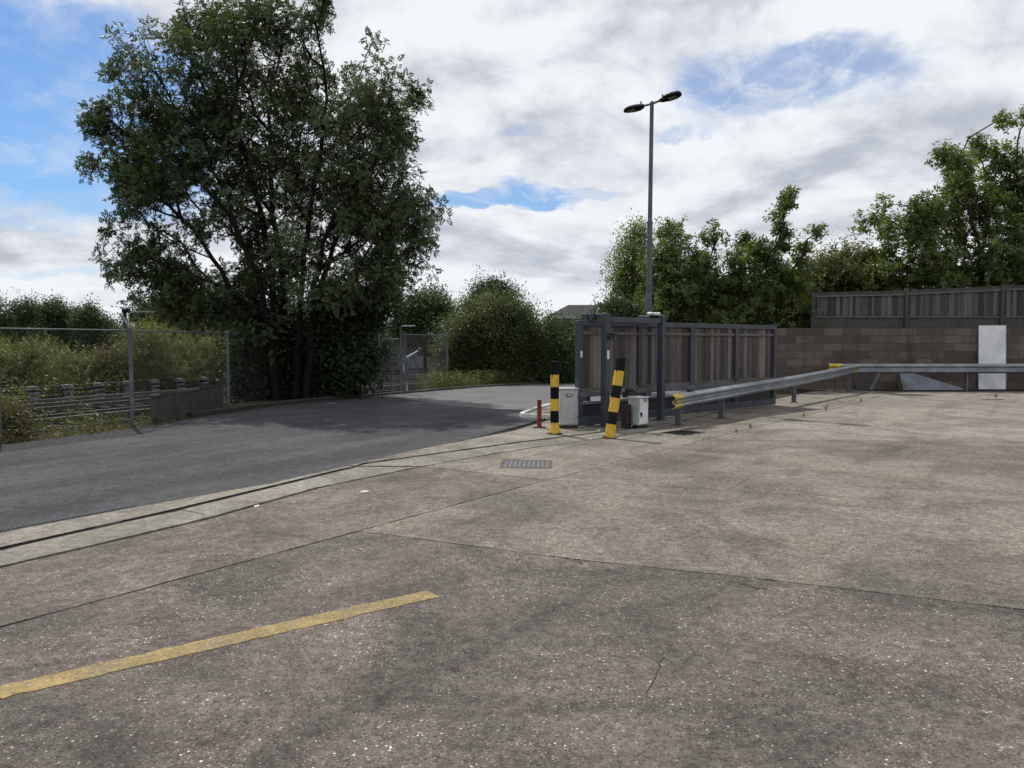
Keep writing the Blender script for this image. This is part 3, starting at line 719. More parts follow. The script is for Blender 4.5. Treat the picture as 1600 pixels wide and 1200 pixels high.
m = MB(); m.tube((0, 0, .02), (0, 0, .15), .105, .0755, 24); m.build('base_collar', mt['yellow'], b, 0, True)
b = bollard((1.605, 12.60, 0), .082, [.225, .215, .235, .205, .245, .215], 'scuffed yellow and black bollard leaning to the right by the cabinet', (R(-4), R(8.6), 0), True)
m = MB(); m.tube((0, 0, -.02), (0, 0, .018), .125, .11, 20); m.build('base_plate', mt['rust'], b, 0, True)
for z in (.22, .66): m = MB(); m.tube((0, 0, z), (0, 0, z + .015), .0845, .0845, 24); m.build('sleeve_rim', mt['yellow'], b, 0, True)
rp = empty('parking_post', (.505, 14.16, 0), R(8), 'short red metal post on a round base plate', 'post')
m = MB(); m.box((0, 0, .27), (.075, .075, .50)); m.build('post', mt['red'], rp, .006)
m = MB(); m.tube((0, 0, 0), (0, 0, .018), .125, .12, 20); m.build('base_plate', mt['rust'], rp, 0, True)
for z in (.46, .40, .16): m = MB(); m.tube((0, -.0375, z), (0, -.043, z), .016, .016, 10); m.build('lock_hole', mt['hole'], rp)

# ------------------------------------------------------------------ guardrails
WP = [(0, .155), (.012, .150), (.070, .105), (.078, .085), (.070, .062), (.014, .022), (.010, 0), (.014, -.022), (.070, -.062), (.078, -.085), (.070, -.105), (.012, -.150), (0, -.155)]
def wprof(k=1.0):
    f = [(a * 1.0, b * k) for a, b in WP]; return f + [(a - .005, b * k) for a, b in reversed(f)]
def guardrail(name, pts, posts, label, k, post_t, caps, zoff=0.0):
    e = empty(name, posts[0], 0, label, 'guardrail', 'galvanised guardrails edging the yard'); o = e.location
    m = MB(); m.sweep(wprof(k), [p - o for p in pts]); m.build('rail', mt['galv'], e)
    for p, top in zip(posts, post_t):
        d = gd if name == 'x' else (pts[-1] - pts[0]).normalized(); d.z = 0
        m = MB(); an = math.atan2(d.y, d.x); c = p - o
        m.box(c + Vector((0, 0, top / 2)), (.10, .008, top), an + R(90)); 
        for s in (-.05, .05):
            q = Vector((0, s, 0)); q.rotate(Matrix.Rotation(an + R(90), 3, 'Z')); 
            m.box(c + Vector((math.cos(an + R(90)) * s, math.sin(an + R(90)) * s, top / 2)), (.008, .055, top), an + R(90))
        ps = m.build('post', mt['galv_dull'], e)
        m = MB(); m.box(c + Vector((0, 0, .006)), (.20, .16, .012), an); m.build('base_plate', mt['rust'], ps)
        rn = Vector((d.y, -d.x, 0)); m = MB(); t0 = c + rn * .085 + Vector((0, 0, top - .13))
        m.tube(t0, t0 + rn * .03, .02, .018, 6); m.build('bolt', mt['iron'], ps)
    for a, b in caps:
        m = MB(); d = (b - a).normalized(); r = Vector((d.y, -d.x, 0))
        f = [(x + .004, z * k * 1.03) for x, z in WP]; pr = f + [(x - .016, z) for x, z in reversed(f)]
        m.sweep(pr, [a - o, b - o]); m.build('end_piece', mt['endyellow'], e)
    return e
k1 = .86; h1 = .155 * k1
ra, rb = Vector((3.16, 14.37, .62 - h1)), Vector((4.42, 15.80, .675 - h1))
rail1 = [Vector((2.98, 14.17, .605 - h1)), ra, rb, Vector((5.95, 17.9, .70 - h1)), Vector((7.40, 19.85, .725 - h1)), Vector((9.2, 22.2, .79 - h1)), Vector((10.88, 24.3, .855 - h1))]
dd1 = (rail1[1] - rail1[0]).normalized(); de = (rail1[-1] - rail1[-2]).normalized()
guardrail('guardrail', rail1, [Vector((3.17, 14.55, 0)), Vector((4.36, 15.95, 0)), Vector((7.36, 20.0, 0)), Vector((10.72, 24.36, 0))], 'galvanised guardrail running along the gate, its near end painted yellow', k1, (.56, .62, .67, .80), [(rail1[0] - dd1 * .03, rail1[0] + dd1 * .27), (rail1[-1] - de * .10, rail1[-1] + de * .08)])
y2 = 24.55; rz2 = .725
rail2 = [Vector((10.15, y2, rz2)), Vector((14.0, y2, rz2)), Vector((24.0, y2 - .02, rz2))]
guardrail('guardrail', rail2, [Vector((10.42, y2 + .1, 0)), Vector((14.6, y2 + .1, 0)), Vector((18.8, y2 + .1, 0))], 'straight galvanised guardrail in front of the block wall', 1.0, (.83, .83, .83), [(rail2[0] - Vector((.03, 0, 0)), rail2[0] + Vector((.42, 0, 0)))])

# ------------------------------------------------------------------ wall, timber fence, leaning sheets
w = MB(); w.box((0, 0, 1.015), (20, .20, 2.03)); wo = w.build('block_wall', mt['wall'], None, .01, False, (17.2, 25.72, 0)); tag(wo, 'low brown concrete block wall at the back of the yard', 'wall')
tf = empty('timber_fence', (10.07, 25.72, 2.03), 0, 'dark weathered close board timber fence standing on the block wall', 'fence')
for i, (x0, x1, z0, z1) in enumerate(((0.0, 3.0, 1.19, 1.25), (3.12, 6.2, 1.27, 1.40), (6.32, 9.6, 1.42, 1.5), (9.72, 13, 1.5, 1.55))):
    n = int((x1 - x0) / .105); bd = []
    for k in range(n):
        x = x0 + (k + .5) * (x1 - x0) / n; top = z0 + (z1 - z0) * (k + .5) / n - .10
        bd.append(((x, (.012 if k % 2 else .030), (top + .36) / 2), ((x1 - x0) / n + (.016 if k % 2 else -.006), .014, top - .36), min(1, max(0, random.gauss(.45, .3)))))
    tone_boards('board_panel', bd, mt['fence_timber'], tf)
    ang = math.atan2(z1 - z0, x1 - x0); Mx = Matrix.Rotation(-ang, 3, 'Y')
    for nm, zz, hh, dp_, mm in (('cap_board', -.055, .11, .045, 'fence_timber'), ('rail', -.135, .045, .07, 'fence_rail')):
        m = MB(); m.box(((x0 + x1) / 2, -.012 if nm == 'rail' else -.002, (z0 + z1) / 2 + zz), ((x1 - x0), dp_, hh), 0, Mx); q = m.build(nm, mt[mm], tf)
        at = q.data.attributes.new('tone', 'FLOAT', 'POINT'); at.data.foreach_set('value', [.6 if nm == 'rail' else .35] * 8)
    m = MB(); m.box(((x0 + x1) / 2, .03, .18), (x1 - x0 + .12, .05, .36)); m.build('gravel_board', mt['plate'], tf)
    m = MB(); m.box(((x0 + x1) / 2, -.01, .375), (x1 - x0, .06, .05)); q = m.build('rail', mt['fence_rail'], tf); at = q.data.attributes.new('tone', 'FLOAT', 'POINT'); at.data.foreach_set('value', [.4] * 8)
for x, z in ((-.05, 1.2), (3.06, 1.32), (6.26, 1.46), (9.66, 1.55)):
    m = MB(); m.box((x, -.02, z / 2), (.11, .12, z)); q = m.build('post', mt['fence_timber'], tf, .006); at = q.data.attributes.new('tone', 'FLOAT', 'POINT'); at.data.foreach_set('value', [.35] * len(q.data.vertices))
def sheet(name, loc, size, tilt, rz, roll, mat, label, cat):
    m = MB(); m.box((0, 0, size[2] / 2), size); o = m.build(name, mat, None, .004, False, loc)
    o.rotation_euler = (Matrix.Rotation(rz, 3, 'Z') @ Matrix.Rotation(tilt, 3, 'X') @ Matrix.Rotation(roll, 3, 'Y')).to_euler(); return tag(o, label, cat)
wb = empty('white_board', (15.95, 25.47, .0), 0, 'tall white board leaning upright against the block wall', 'board'); wb.rotation_euler = (R(-3), 0, 0)
m = MB(); m.box((0, 0, 1.07), (.90, .03, 2.12)); m.build('panel', mt['board_white'], wb, .004)
m = MB(); [m.box((x, -.001, 1.07), (.012, .036, 2.15)) for x in (-.456, .456)]; [m.box((0, -.001, z), (.924, .036, .012)) for z in (.004, 2.126)]; m.build('edge_strip', mt['fascia'], wb)
e = empty('metal_sheet', (12.85, 25.18, 0), 0, 'blue grey tapering sheet leaning on the wall under the straight guardrail', 'sheet'); e.rotation_euler = (R(-24), 0, 0)
pz = [(0, .0), (1.98, .0), (1.98, .03), (.36, .60), (0, .60)]
m = MB(); m.add([(x, 0, z) for x, z in pz] + [(x, .02, z) for x, z in pz], [(0, 1, 2, 3, 4), (5, 6, 7, 8, 9)] + [(i, (i + 1) % 5, 5 + (i + 1) % 5, 5 + i) for i in range(5)]); m.build('panel', mt['bluegrey'], e)
m = MB(); m.path([Vector((1.98, .01, .035)), Vector((.36, .01, .605))], .014, 6); m.build('edge_strip', mt['fascia'], e)  # pale strip along the slanting edge, painting in the light caught there
sheet('timber_offcut', (11.75, 25.1, .0), (.10, .06, .75), R(-28), R(-30), R(20), mt['galv_dull'], 'short grey offcut leaning on the wall near the guardrail corner', 'offcut')
sheet('metal_sheet', (11.9, 25.5, .0), (.9, .02, .22), R(-20), 0, R(0), mt['plate'], 'low dark strip of sheet lying along the foot of the wall', 'sheet')

# ------------------------------------------------------------------ street lamp
LY = 19.3; lb = P(1012.6, 640, LY); lb.z = -.02
lt = P(1018.2, 160, LY)
lamp = empty('street_lamp', (lb.x, LY, -.02), 0, 'tall grey lamp post with two flat black lamp heads behind the gate', 'street lamp')
H = lt.z + .02; mid = P(1014.5, 345, LY).z
m = MB(); m.tube((0, 0, 0), (0, 0, mid), .075, .068, 14); m.tube((0, 0, mid), (.0, 0, mid + .05), .068, .055, 14); m.build('lower_pole', mt['pole'], lamp, 0, True)
m = MB(); m.tube((0, 0, mid + .04), (.02, 0, H), .055, .048, 14); m.tube((.02, 0, H), (.02, 0, H + .03), .052, .03, 14); m.build('upper_pole', mt['pole'], lamp, 0, True)
adir = Vector((.73, -.69, 0)).normalized()
for s in (-1, 1):
    d = adir * s; top = Vector((.02, 0, H - .03)); slope = Vector((0, 0, .20 if s > 0 else -.20))
    tilt = (d + Vector((0, 0, .05 + .06 * s))).normalized()
    # the bracket is one straight bar rising to the right
    a = top; b = top + tilt * .26
    m = MB(); m.tube(a, b, .030, .028, 10); br = m.build('bracket', mt['pole'], lamp, 0, True)
    ax = tilt; sd = Vector((-d.y, d.x, 0)); up = ax.cross(sd); up = up if up.z > 0 else -up
    def hp(l, w_, h_): return b + ax * l + sd * w_ + up * h_
    ol = [(0, .05), (.07, .09), (.18, .155), (.36, .165), (.50, .10), (.56, .035)]
    ring = [(l, w_) for l, w_ in ol] + [(l, -w_) for l, w_ in reversed(ol)]
    n = len(ring); m = MB()
    vs = [hp(l, w_, -.045) for l, w_ in ring] + [hp(l, w_, .01) for l, w_ in ring] + [hp(.06 + l * .8, w_ * .6, .06) for l, w_ in ring]
    fs = [tuple(range(n))] + [(i, (i + 1) % n, n + (i + 1) % n, n + i) for i in range(n)] + [(n + i, n + (i + 1) % n, 2 * n + (i + 1) % n, 2 * n + i) for i in range(n)] + [tuple(range(2 * n, 3 * n))]
    m.add(vs, fs); hd = m.build('lamp_head', mt['black'], lamp)
    m = MB(); q = [(.22, .10), (.22, -.10), (.42, -.08), (.42, .08)]; m.add([hp(l, w_, -.046) for l, w_ in q] + [hp(l, w_, -.054) for l, w_ in q], [(0, 1, 2, 3), (4, 5, 6, 7)] + [(i, (i + 1) % 4, 4 + (i + 1) % 4, 4 + i) for i in range(4)]); m.build('lens', mt['lens'], hd)
    m = MB(); m.tube(hp(.06, 0, .03), hp(.06, 0, .12), .022, .018, 8); m.tube(b - ax * .03, b + ax * .08, .045, .045, 10); m.build('spigot', mt['black'], hd)

# ------------------------------------------------------------------ chain link fence and gate on the left
fence = empty('chain_link_fence', FEN[1], 0, 'tall grey chain link fence with steel posts along the railway', 'fence'); fo = FEN[1].copy()
FH = 1.80
def chain(m, a, b, z0, z1, s=.085, r=.0023):
    d = (b - a); L = Vector((d.x, d.y, 0)).length; u = d / L; Hh = z1 - z0
    def pt(x, z): return a + u * x + Vector((0, 0, z))
    nn = int((L + Hh) / s)
    for sg in (1, -1):
        for i in range(nn):
            c = -Hh + i * s + s * .5
            x0, x1 = max(c, 0), min(c + Hh, L)
            if x1 - x0 < .02: continue
            za, zb = (x0 - c), (x1 - c)
            if sg < 0: za, zb = Hh - za, Hh - zb
            m.tube(pt(x0, z0 + za), pt(x1, z0 + zb), r, r, 3, cap=False)
runs = [(0, 1), (1, 2), (2, 4), (4, 5), (5, 6), (7, 8)]
for a, b in runs:
    A, B = FEN[a] - fo, FEN[b] - fo
    m = MB(); chain(m, A, B, .04, FH); m.build('wire_mesh', mt['wire'], fence)
    m = MB(); m.tube(A + Vector((0, 0, FH)), B + Vector((0, 0, FH)), .014, .014, 8); m.build('top_rail', mt['galv_dull'], fence)
    m = MB(); m.tube(A + Vector((0, 0, .84)), B + Vector((0, 0, .84)), .007, .007, 6); m.tube(A + Vector((0, 0, .05)), B + Vector((0, 0, .05)), .006, .006, 6); m.build('line_wire', mt['wire'], fence)
for i in (0, 1, 2, 4, 5, 6, 8):
    p = FEN[i] - fo; big = i in (2, 6)
    m = MB(); m.box(p + Vector((0, 0, FH / 2 + .01)), (.07, .07, FH + .1), R(20)); po = m.build('post', mt['galv_dull'], fence, .006)
    if i in (2, 8):
        m = MB(); t0 = p + Vector((0, 0, FH + .05)); m.tube(t0, t0 + Vector((-.24, .12, .26)), .03, .026, 6); m.build('outrigger', mt['galv_dull'], po)
pg = empty('pedestrian_gate', FEN[6], 0, 'narrow grey steel frame gate of chain link right of the big tree', 'gate'); po_ = FEN[6]
A, B = Vector((.06, .10, 0)), FEN[7] - po_ - Vector((.06, .10, 0))
m = MB()
for q in (A, A * .42 + B * .58): m.tube(q + Vector((0, 0, .06)), q + Vector((0, 0, 1.66)), .026, .026, 8)
for z in (.06, 1.66): m.tube(A + Vector((0, 0, z)), B + Vector((0, 0, z)), .024, .024, 8)
m.build('frame', mt['galv_dull'], pg)
m = MB(); chain(m, A, B, .08, 1.64); m.build('wire_mesh', mt['wire'], pg)
for q, hgt in ((FEN[7] - po_, 1.93), (FEN[7] - po_ + Vector((.10, .18, 0)), 1.88)):
    m = MB(); m.box(q + Vector((0, 0, hgt / 2)), (.06, .06, hgt), R(20)); m.build('post', mt['galv_dull'], pg, .006)
kb = empty('steel_kickplate', (-7.0, 14.85, 0), 0, 'row of low dark rusty steel plates standing along the chain link fence', 'plate')
for (y0, y1, x0, x1, h0) in ((0, 1.0, 0, 0.02, .55), (1.03, 2.3, .02, .0, .54), (2.33, 3.6, 0.0, .03, .58)):
    m = MB(); c = Vector(((x0 + x1) / 2, (y0 + y1) / 2, h0 / 2)); m.box(c, (.02, y1 - y0, h0), math.atan2(x0 - x1, y1 - y0)); 
    m.box(c + Vector((.012, 0, h0 / 2 - .02)), (.03, y1 - y0, .03)); m.build('plate', mt['plate'], kb)

# ------------------------------------------------------------------ railway
RL = [Vector(p) for p in ((-23.5, -4, 0), (-19.6, 5, 0), (-16.4, 12.4, 0), (-13.3, 19.5, 0), (-10.3, 26.5, 0), (-7.2, 33.5, 0), (-3.6, 40.5, 0), (1.0, 47.5, 0), (7, 54, 0), (16, 60, 0))]
def offs(pts, o):
    r = []
    for i, p in enumerate(pts):
        d = (pts[min(i + 1, len(pts) - 1)] - pts[max(i - 1, 0)]).normalized(); r.append(p + Vector((d.y, -d.x, 0)) * o)
    return r
def dense(pts, st):
    r = []
    for i in range(len(pts) - 1):
        p0 = pts[max(i - 1, 0)]; p1 = pts[i]; p2 = pts[i + 1]; p3 = pts[min(i + 2, len(pts) - 1)]
        k = max(1, int((p2 - p1).length / st))
        for j in range(k):
            t = j / k; r.append(.5 * ((2 * p1) + (p2 - p0) * t + (2 * p0 - 5 * p1 + 4 * p2 - p3) * t * t + (3 * p1 - p0 - 3 * p2 + p3) * t ** 3))
    return r + [pts[-1]]
RD = dense(RL, 1.2)
m = MB(); m.sweep([(-6.6, -.72), (-6.0, -.72 + .10), (2.2, -.72 + .10), (3.0, -.74), (3.0, -.8), (-6.6, -.8)], RD); tag(m.build('railway_bed', mt['ballast']), kind='structure')
RP = [(-.06, 0), (-.06, .012), (-.012, .02), (-.012, .09), (-.034, .10), (-.034, .135), (.034, .135), (.034, .10), (.012, .09), (.012, .02), (.06, .012), (.06, 0)]
for off, lab in ((0.6, 'railway track nearest the chain link fence'), (-3.2, 'second railway track nearer the pale shrubs')):
    e = empty('railway_track', (0, 0, -.62), 0, lab, 'railway track', 'railway tracks beyond the fence')
    c = offs(RD, off)
    for s in (-.7175, .7175):
        m = MB(); m.sweep(RP, [p + Vector((0, 0, .07)) for p in offs(RD, off + s)]); m.build('rail', mt['railtop'], e)
    m = MB()
    for a, b in zip(c, c[1:]):
        d = b - a; an = math.atan2(d.y, d.x)
        for t in (.0, .5): m.box(a + d * t + Vector((0, 0, .03)), (.24, 2.5, .09), an)
    m.build('sleepers', mt['sleeper'], e)
    m = MB(); m.sweep([(-.05, .22), (.05, .22), (.05, .30), (-.05, .30)], offs(RD, off + (1.15 if off > 0 else -1.15))); m.build('conductor_rail', mt['railtop'], e)
ct = empty('cable_run', (0, 0, LOW), 0, 'long run of cables carried on short posts beside the railway', 'cable run')
cp = offs(RD, -5.7)
m = MB()
for k, zz in enumerate((.62, .56, .40, .34)): m.path([p + Vector((0, 0, zz + .03 * math.sin(i * 1.7 + k))) for i, p in enumerate(offs(RD, -5.62 - .05 * (k % 2)))], .022, 5)
m.build('cables', mt['black'], ct)
posts = []
tp = None
acc = 0
k = 0
for i in range(8, 40):
    p = cp[i]
    e = empty('cable_post', (p.x, p.y, LOW), math.atan2((cp[i + 1] - p).y, (cp[i + 1] - p).x), None, None) if tp is None else copy_tree(tp)
    if tp is None:
        m = MB(); m.box((0, 0, .38), (.09, .09, .76)); m.build('post', mt['tray'], e)
        m = MB(); [m.box((0, -.06, z), (.34, .18, .06)) for z in (.70, .54, .38, .20)]; m.build('bracket', mt['tray'], e); m = MB(); m.box((0, 0, .77), (.28, .22, .03)); m.build('cap', mt['galv'], e); tp = e
    e.location = (p.x, p.y, LOW); e.rotation_euler.z = math.atan2((cp[i + 1] - p).y, (cp[i + 1] - p).x) + random.uniform(-.1, .1)
    tag(e, 'short blue grey post with stacked brackets carrying railway cables', 'cable post', 'cable posts beside the railway')
# near cable rail boards seen just beyond the fence
e = empty('trackside_rail', (-9.9, 15.5, LOW), 0, 'low rusty rail on short stakes just beyond the chain link fence', 'rail')
q = [Vector((-2.6, -5.5, .42)), Vector((-1.0, -1.8, .44)), Vector((.9, 2.6, .46)), Vector((2.1, 6.2, .46))]
m = MB(); m.sweep([(-.03, -.04), (.03, -.04), (.03, .04), (-.03, .04)], q); m.build('rail', mt['railtop'], e)
for p in q + [(q[0] + q[1]) / 2, (q[1] + q[2]) / 2]:
    m = MB(); m.box((p.x + .04, p.y, p.z / 2), (.07, .07, p.z + .1)); m.build('stake', mt['sleeper'], e)

# signal bracket, lamp over the tracks, far wall
e = empty('signal_bracket', tuple(P(197, 560, 37).xy) + (LOW,), 0, 'dark railway signal post with a thin arm behind the left fence post', 'railway signal')
hz = P(197, 485, 37).z - LOW; L = (243 - 197) / 1200 * 37
m = MB(); m.box((0, 0, hz / 2), (.13, .13, hz)); m.build('post', mt['steel_dark'], e)
m = MB(); m.box((L / 2, 0, hz - .06), (L, .06, .06)); m.build('arm', mt['galv'], e)
m = MB(); m.box((.38, 0, hz - .34), (.24, .2, .44)); m.box((.08, -.05, hz - .02), (.3, .2, .2)); m.build('signal_head', mt['black'], e)
e = empty('track_lamp', tuple(P(627, 560, 36).xy) + (LOW,), 0, 'thin trackside lamp with a pale tube light behind the narrow gate', 'lamp')
hz = P(640, 509, 36).z - LOW
m = MB(); m.box((0, 0, hz / 2), (.05, .05, hz)); m.build('post', mt['galv_dull'], e); m = MB(); m.box((.36, 0, hz), (.62, .10, .04)); m.build('tube_light', mt['white'], e)
m = MB(); m.box((0, 0, 1.0), (7, .2, 2.0)); o = m.build('far_wall', mt['graffiti'], None, 0, False, (-7.6, 47, LOW)); o.rotation_euler.z = R(35); tag(o, 'pale spray painted low wall across the railway', 'wall')
e = empty('bent_pipe', tuple(P(640, 600, 27.5).xy) + (LOW,), 0, 'bent white pipe sticking up behind the narrow gate', 'pipe')
a = P(631, 575, 27.5) - e.location; b = P(633, 560, 27.5) - e.location; c = P(655, 547, 27.5) - e.location
m = MB(); m.path([Vector((0, 0, 0)), a, b, c], .03, 8); m.build('pipe', mt['board_white'], e, 0, True)
m = MB(); [m.tube(P(x, y, 27.5) - e.location, P(x, y, 27.5) - e.location + Vector((.02, -.03, .1)), .06, .05, 8) for x, y in ((631, 566), (655, 548))]; m.build('flange', mt['galv_dull'], e)

# far building
BY = 75; bx0 = P(862, 500, BY).x; 
bd_ = empty('far_building', (bx0 + 6.5, BY, LOW), 0, 'low distant building with a dark hipped roof and pale eaves', 'building')
ez = P(870, 497, BY).z - LOW; rz_ = P(896, 475, BY).z - LOW
m = MB(); m.box((0, 4, ez / 2), (12.4, 8, ez)); m.build('wall', mt['bwall'], bd_)
m = MB(); m.add([(-6.8, -.4, ez + .25), (6.8, -.4, ez + .25), (6.8, 8.4, ez + .25), (-6.8, 8.4, ez + .25), (-4.6, 4, rz_ + .1), (6.0, 4, rz_ + .1)], [(0, 1, 5, 4), (1, 2, 5), (2, 3, 4, 5), (3, 0, 4), (0, 3, 2, 1)]); rf = m.build('roof', mt['roof'], bd_)
m = MB(); m.box((1.4, 1.6, rz_ - .42), (6.4, 2.0, 1.05)); m.build('dormer', mt['steel'], rf)
m = MB(); [m.box((-.6 + k * 1.3, 1.6, rz_ + .17), (.9, 1.6, .14 + .1 * (k % 2))) for k in range(4)]; m.build('vent_cap', mt['steel_dark'], rf)
m = MB(); m.box((0, -.45, ez + .09), (13.7, .12, .32)); m.build('fascia', mt['fascia'], bd_)
for k in range(5):
    m = MB(); m.box((-5.0 + k * 2.3, -.02, ez - .75), (1.7, .1, .9)); f = m.build('window', mt['fascia'], bd_); m = MB(); m.box((-5.0 + k * 2.3, -.06, ez - .75), (1.54, .06, .74)); m.build('pane', mt['glass'], f)

# ------------------------------------------------------------------ trees and shrubs
LOB = [(290, 42, 44), (330, 115, 70), (240, 112, 48), (215, 168, 46), (395, 72, 46), (498, 52, 34), (450, 128, 68), (545, 142, 54), (600, 165, 36), (638, 142, 9), (580, 88, 10), (622, 208, 42), (632, 268, 44), (652, 325, 46), (655, 372, 38), (622, 402, 50), (600, 330, 60), (612, 455, 34), (575, 360, 62), (560, 230, 80), (215, 230, 62), (178, 245, 40), (158, 256, 24), (165, 202, 24), (180, 205, 34), (300, 190, 92), (255, 300, 60), (235, 350, 45), (250, 400, 48), (290, 440, 52), (185, 398, 22), (172, 408, 12), (345, 300, 85), (420, 210, 100), (480, 300, 90), (400, 395, 52), (330, 460, 40), (480, 405, 46), (530, 440, 40), (370, 490, 32), (300, 490, 28), (272, 18, 26), (335, 18, 38), (395, 34, 36), (440, 50, 40), (505, 18, 16), (460, 85, 46), (585, 410, 40), (560, 300, 60), (255, 450, 36), (300, 470, 44), (215, 425, 26), (345, 500, 34), (365, 440, 46), (620, 350, 50), (210, 302, 32), (560, 455, 34), (400, 465, 36), (460, 440, 32), (505, 470, 28), (425, 520, 26)]
STM = [[(438, 618), (432, 540), (425, 440), (410, 340), (380, 230, -.8), (335, 130, -1.2)], [(450, 618, .3), (446, 530, .5), (440, 430, .7), (425, 310, .9), (420, 180, 1.0), (430, 70, .8)], [(462, 618, -.2), (468, 520, -.4), (472, 420, -.5), (490, 300, -.8), (510, 180, -1.0), (505, 80, -1.0)], [(472, 617, .2), (490, 500, .4), (512, 410, .5), (540, 340, .6), (585, 260, .6), (610, 190, .4)], [(480, 618, -.3), (486, 540, -.5), (490, 450, -.9), (505, 380, -1.4), (535, 310, -1.8)], [(432, 618, -.3), (422, 520, -.7), (402, 430, -1.1), (362, 340, -1.6), (300, 270, -2.0)]]
tree('ash_tree', 'very large dark many stemmed ash tree beside the asphalt road', 'tree', 21.4, LOB, STM, 2300, 'ash', 'ash', per=2, size=.94, depth=1.0, rbase=.105, jit=.17, r_tip=.0055, bf=.4, up=.35, tint=.5)
tree('undergrowth_shrub', 'dark ivy clad undergrowth around the stems of the ash tree', 'shrub', 22.3, [(405, 555, 36), (392, 600, 26), (440, 550, 36), (535, 555, 40), (500, 530, 36), (560, 490, 34), (588, 455, 24), (565, 575, 26), (410, 600, 26), (460, 600, 36), (525, 598, 32), (520, 475, 28), (430, 500, 26), (395, 520, 20)], [[(470, 620), (480, 560), (500, 480)], [(560, 620), (565, 560), (575, 470)], [(410, 620), (400, 560)]], 800, 'ivy', 'ivy', per=3, size=1.1, depth=.9, rbase=.05, jit=.2, up=.1, tint=.42)

def shrub(name, label, Y, lobes, n, kind, leaf, base, size=1.2, per=3, group=None, tint=.5, jit=.22, cat='shrub', rbase=.05, depth=.8, up=.5, bark='bark2', stems=None, zb=LOW, wexp=2.2, dy=0.0):
    b = base
    st = stems or [[(b, 0), (b + random.uniform(-6, 6), lobes[0][1] + 5)]]
    # ground the stems
    yy = 600 - 0
    gp = P(b, 600, Y); 
    k = (zb - CAM_H) / Y
    py = 600 - (1200 * math.tan(math.atan(k) + PITCH))
    st = [[(s[0][0], py)] + list(s[1:]) for s in st]
    return tree(name, label, cat, Y, lobes, st, n, kind, leaf, bark, per, size, depth=depth, rbase=rbase, group=group, jit=jit, tint=tint, up=up, step=.5, wexp=wexp, dy=dy)
# pale shrubs beyond the tracks, left of the tree
gp = 'pale shrubs across the railway'
shrub('shrub', 'pale yellow green shrub at the left edge beyond the tracks', 30, [(10, 592, 34), (42, 580, 24), (-20, 575, 36), (50, 560, 10), (70, 602, 22)], 525, 'willow', 'yellowish', 15, 1.05, per=4, jit=.2, group=gp)
shrub('shrub', 'broad pale shrub beyond the tracks, second from the left edge', 32, [(100, 596, 28), (130, 602, 22), (112, 578, 12), (145, 592, 16)], 450, 'willow', 'yellowish', 110, 1.05, per=4, jit=.2, group=gp, tint=.42)
shrub('shrub', 'brownish dry looking shrub left of the fence post with the outrigger', 33, [(170, 585, 30), (190, 575, 26), (160, 600, 22), (185, 600, 24)], 300, 'shrub', 'dry', 175, 1.5, group=gp, tint=.55)
shrub('shrub', 'tall bright green shrub just right of the fence post with the outrigger', 33, [(225, 560, 34), (240, 575, 34), (232, 535, 22), (215, 590, 28), (250, 595, 28)], 525, 'willow', 'yellowish', 232, 1.05, per=4, jit=.2, group=gp, tint=.35)
shrub('shrub', 'pale green shrub between the two grey fence posts', 35, [(285, 570, 30), (275, 548, 16), (300, 585, 28), (270, 590, 24)], 475, 'willow', 'yellowish', 285, 1.05, per=4, jit=.2, group=gp, tint=.55)
shrub('shrub', 'loose pale shrub behind the fence post nearest the ash tree', 36, [(335, 570, 30), (355, 560, 24), (345, 590, 28), (375, 575, 26), (325, 595, 22), (320, 550, 12)], 525, 'willow', 'yellowish', 345, 1.05, per=4, jit=.2, group=gp, tint=.62)
shrub('bramble', 'low tangled bramble at the foot of the fence at the left edge', 12.6, [(8, 668, 20), (38, 672, 10), (-10, 655, 26), (-40, 660, 30), (22, 652, 8), (5, 640, 6), (32, 660, 9)], 150, 'shrub', 'dry', 8, .75, per=2, tint=.35, rbase=.012, jit=.12, zb=-.05)
# darker trees behind
gp = 'dark trees beyond the railway on the left'
shrub('broadleaf_tree', 'dark bushy tree at the far left edge of the skyline', 48, [(18, 515, 26), (48, 488, 15), (35, 505, 20), (-10, 505, 30), (10, 540, 36), (50, 535, 34)], 728, 'shrub', 'darkleaf', 20, 1.7, cat='tree', group=gp, rbase=.12, jit=.22, per=4, tint=.45)
shrub('broadleaf_tree', 'rounded green tree on the left skyline, second from the edge', 50, [(85, 510, 26), (110, 512, 22), (75, 535, 34), (120, 538, 30), (92, 492, 14), (72, 500, 12)], 784, 'shrub', 'darkleaf', 95, 1.7, cat='tree', group=gp, rbase=.12, jit=.22, per=4, tint=.62)
shrub('broadleaf_tree', 'dark rounded tree on the skyline just left of the signal post', 49, [(140, 500, 18), (150, 518, 22), (138, 535, 30), (168, 545, 24), (160, 530, 16)], 672, 'shrub', 'darkleaf', 150, 1.7, cat='tree', group=gp, rbase=.12, jit=.22, per=4, tint=.35)
shrub('broadleaf_tree', 'dark tree on the skyline just right of the signal post', 48, [(245, 492, 20), (262, 505, 26), (232, 525, 22), (270, 530, 34), (205, 540, 14)], 672, 'shrub', 'darkleaf', 250, 1.7, cat='tree', group=gp, rbase=.12, jit=.22, per=4, tint=.42)
shrub('broadleaf_tree', 'green tree glimpsed behind the left branches of the ash tree', 47, [(310, 500, 34), (340, 515, 34), (370, 500, 34), (320, 540, 36), (400, 530, 40)], 784, 'shrub', 'darkleaf', 340, 1.7, cat='tree', group=gp, rbase=.12, jit=.22, per=4, tint=.5)
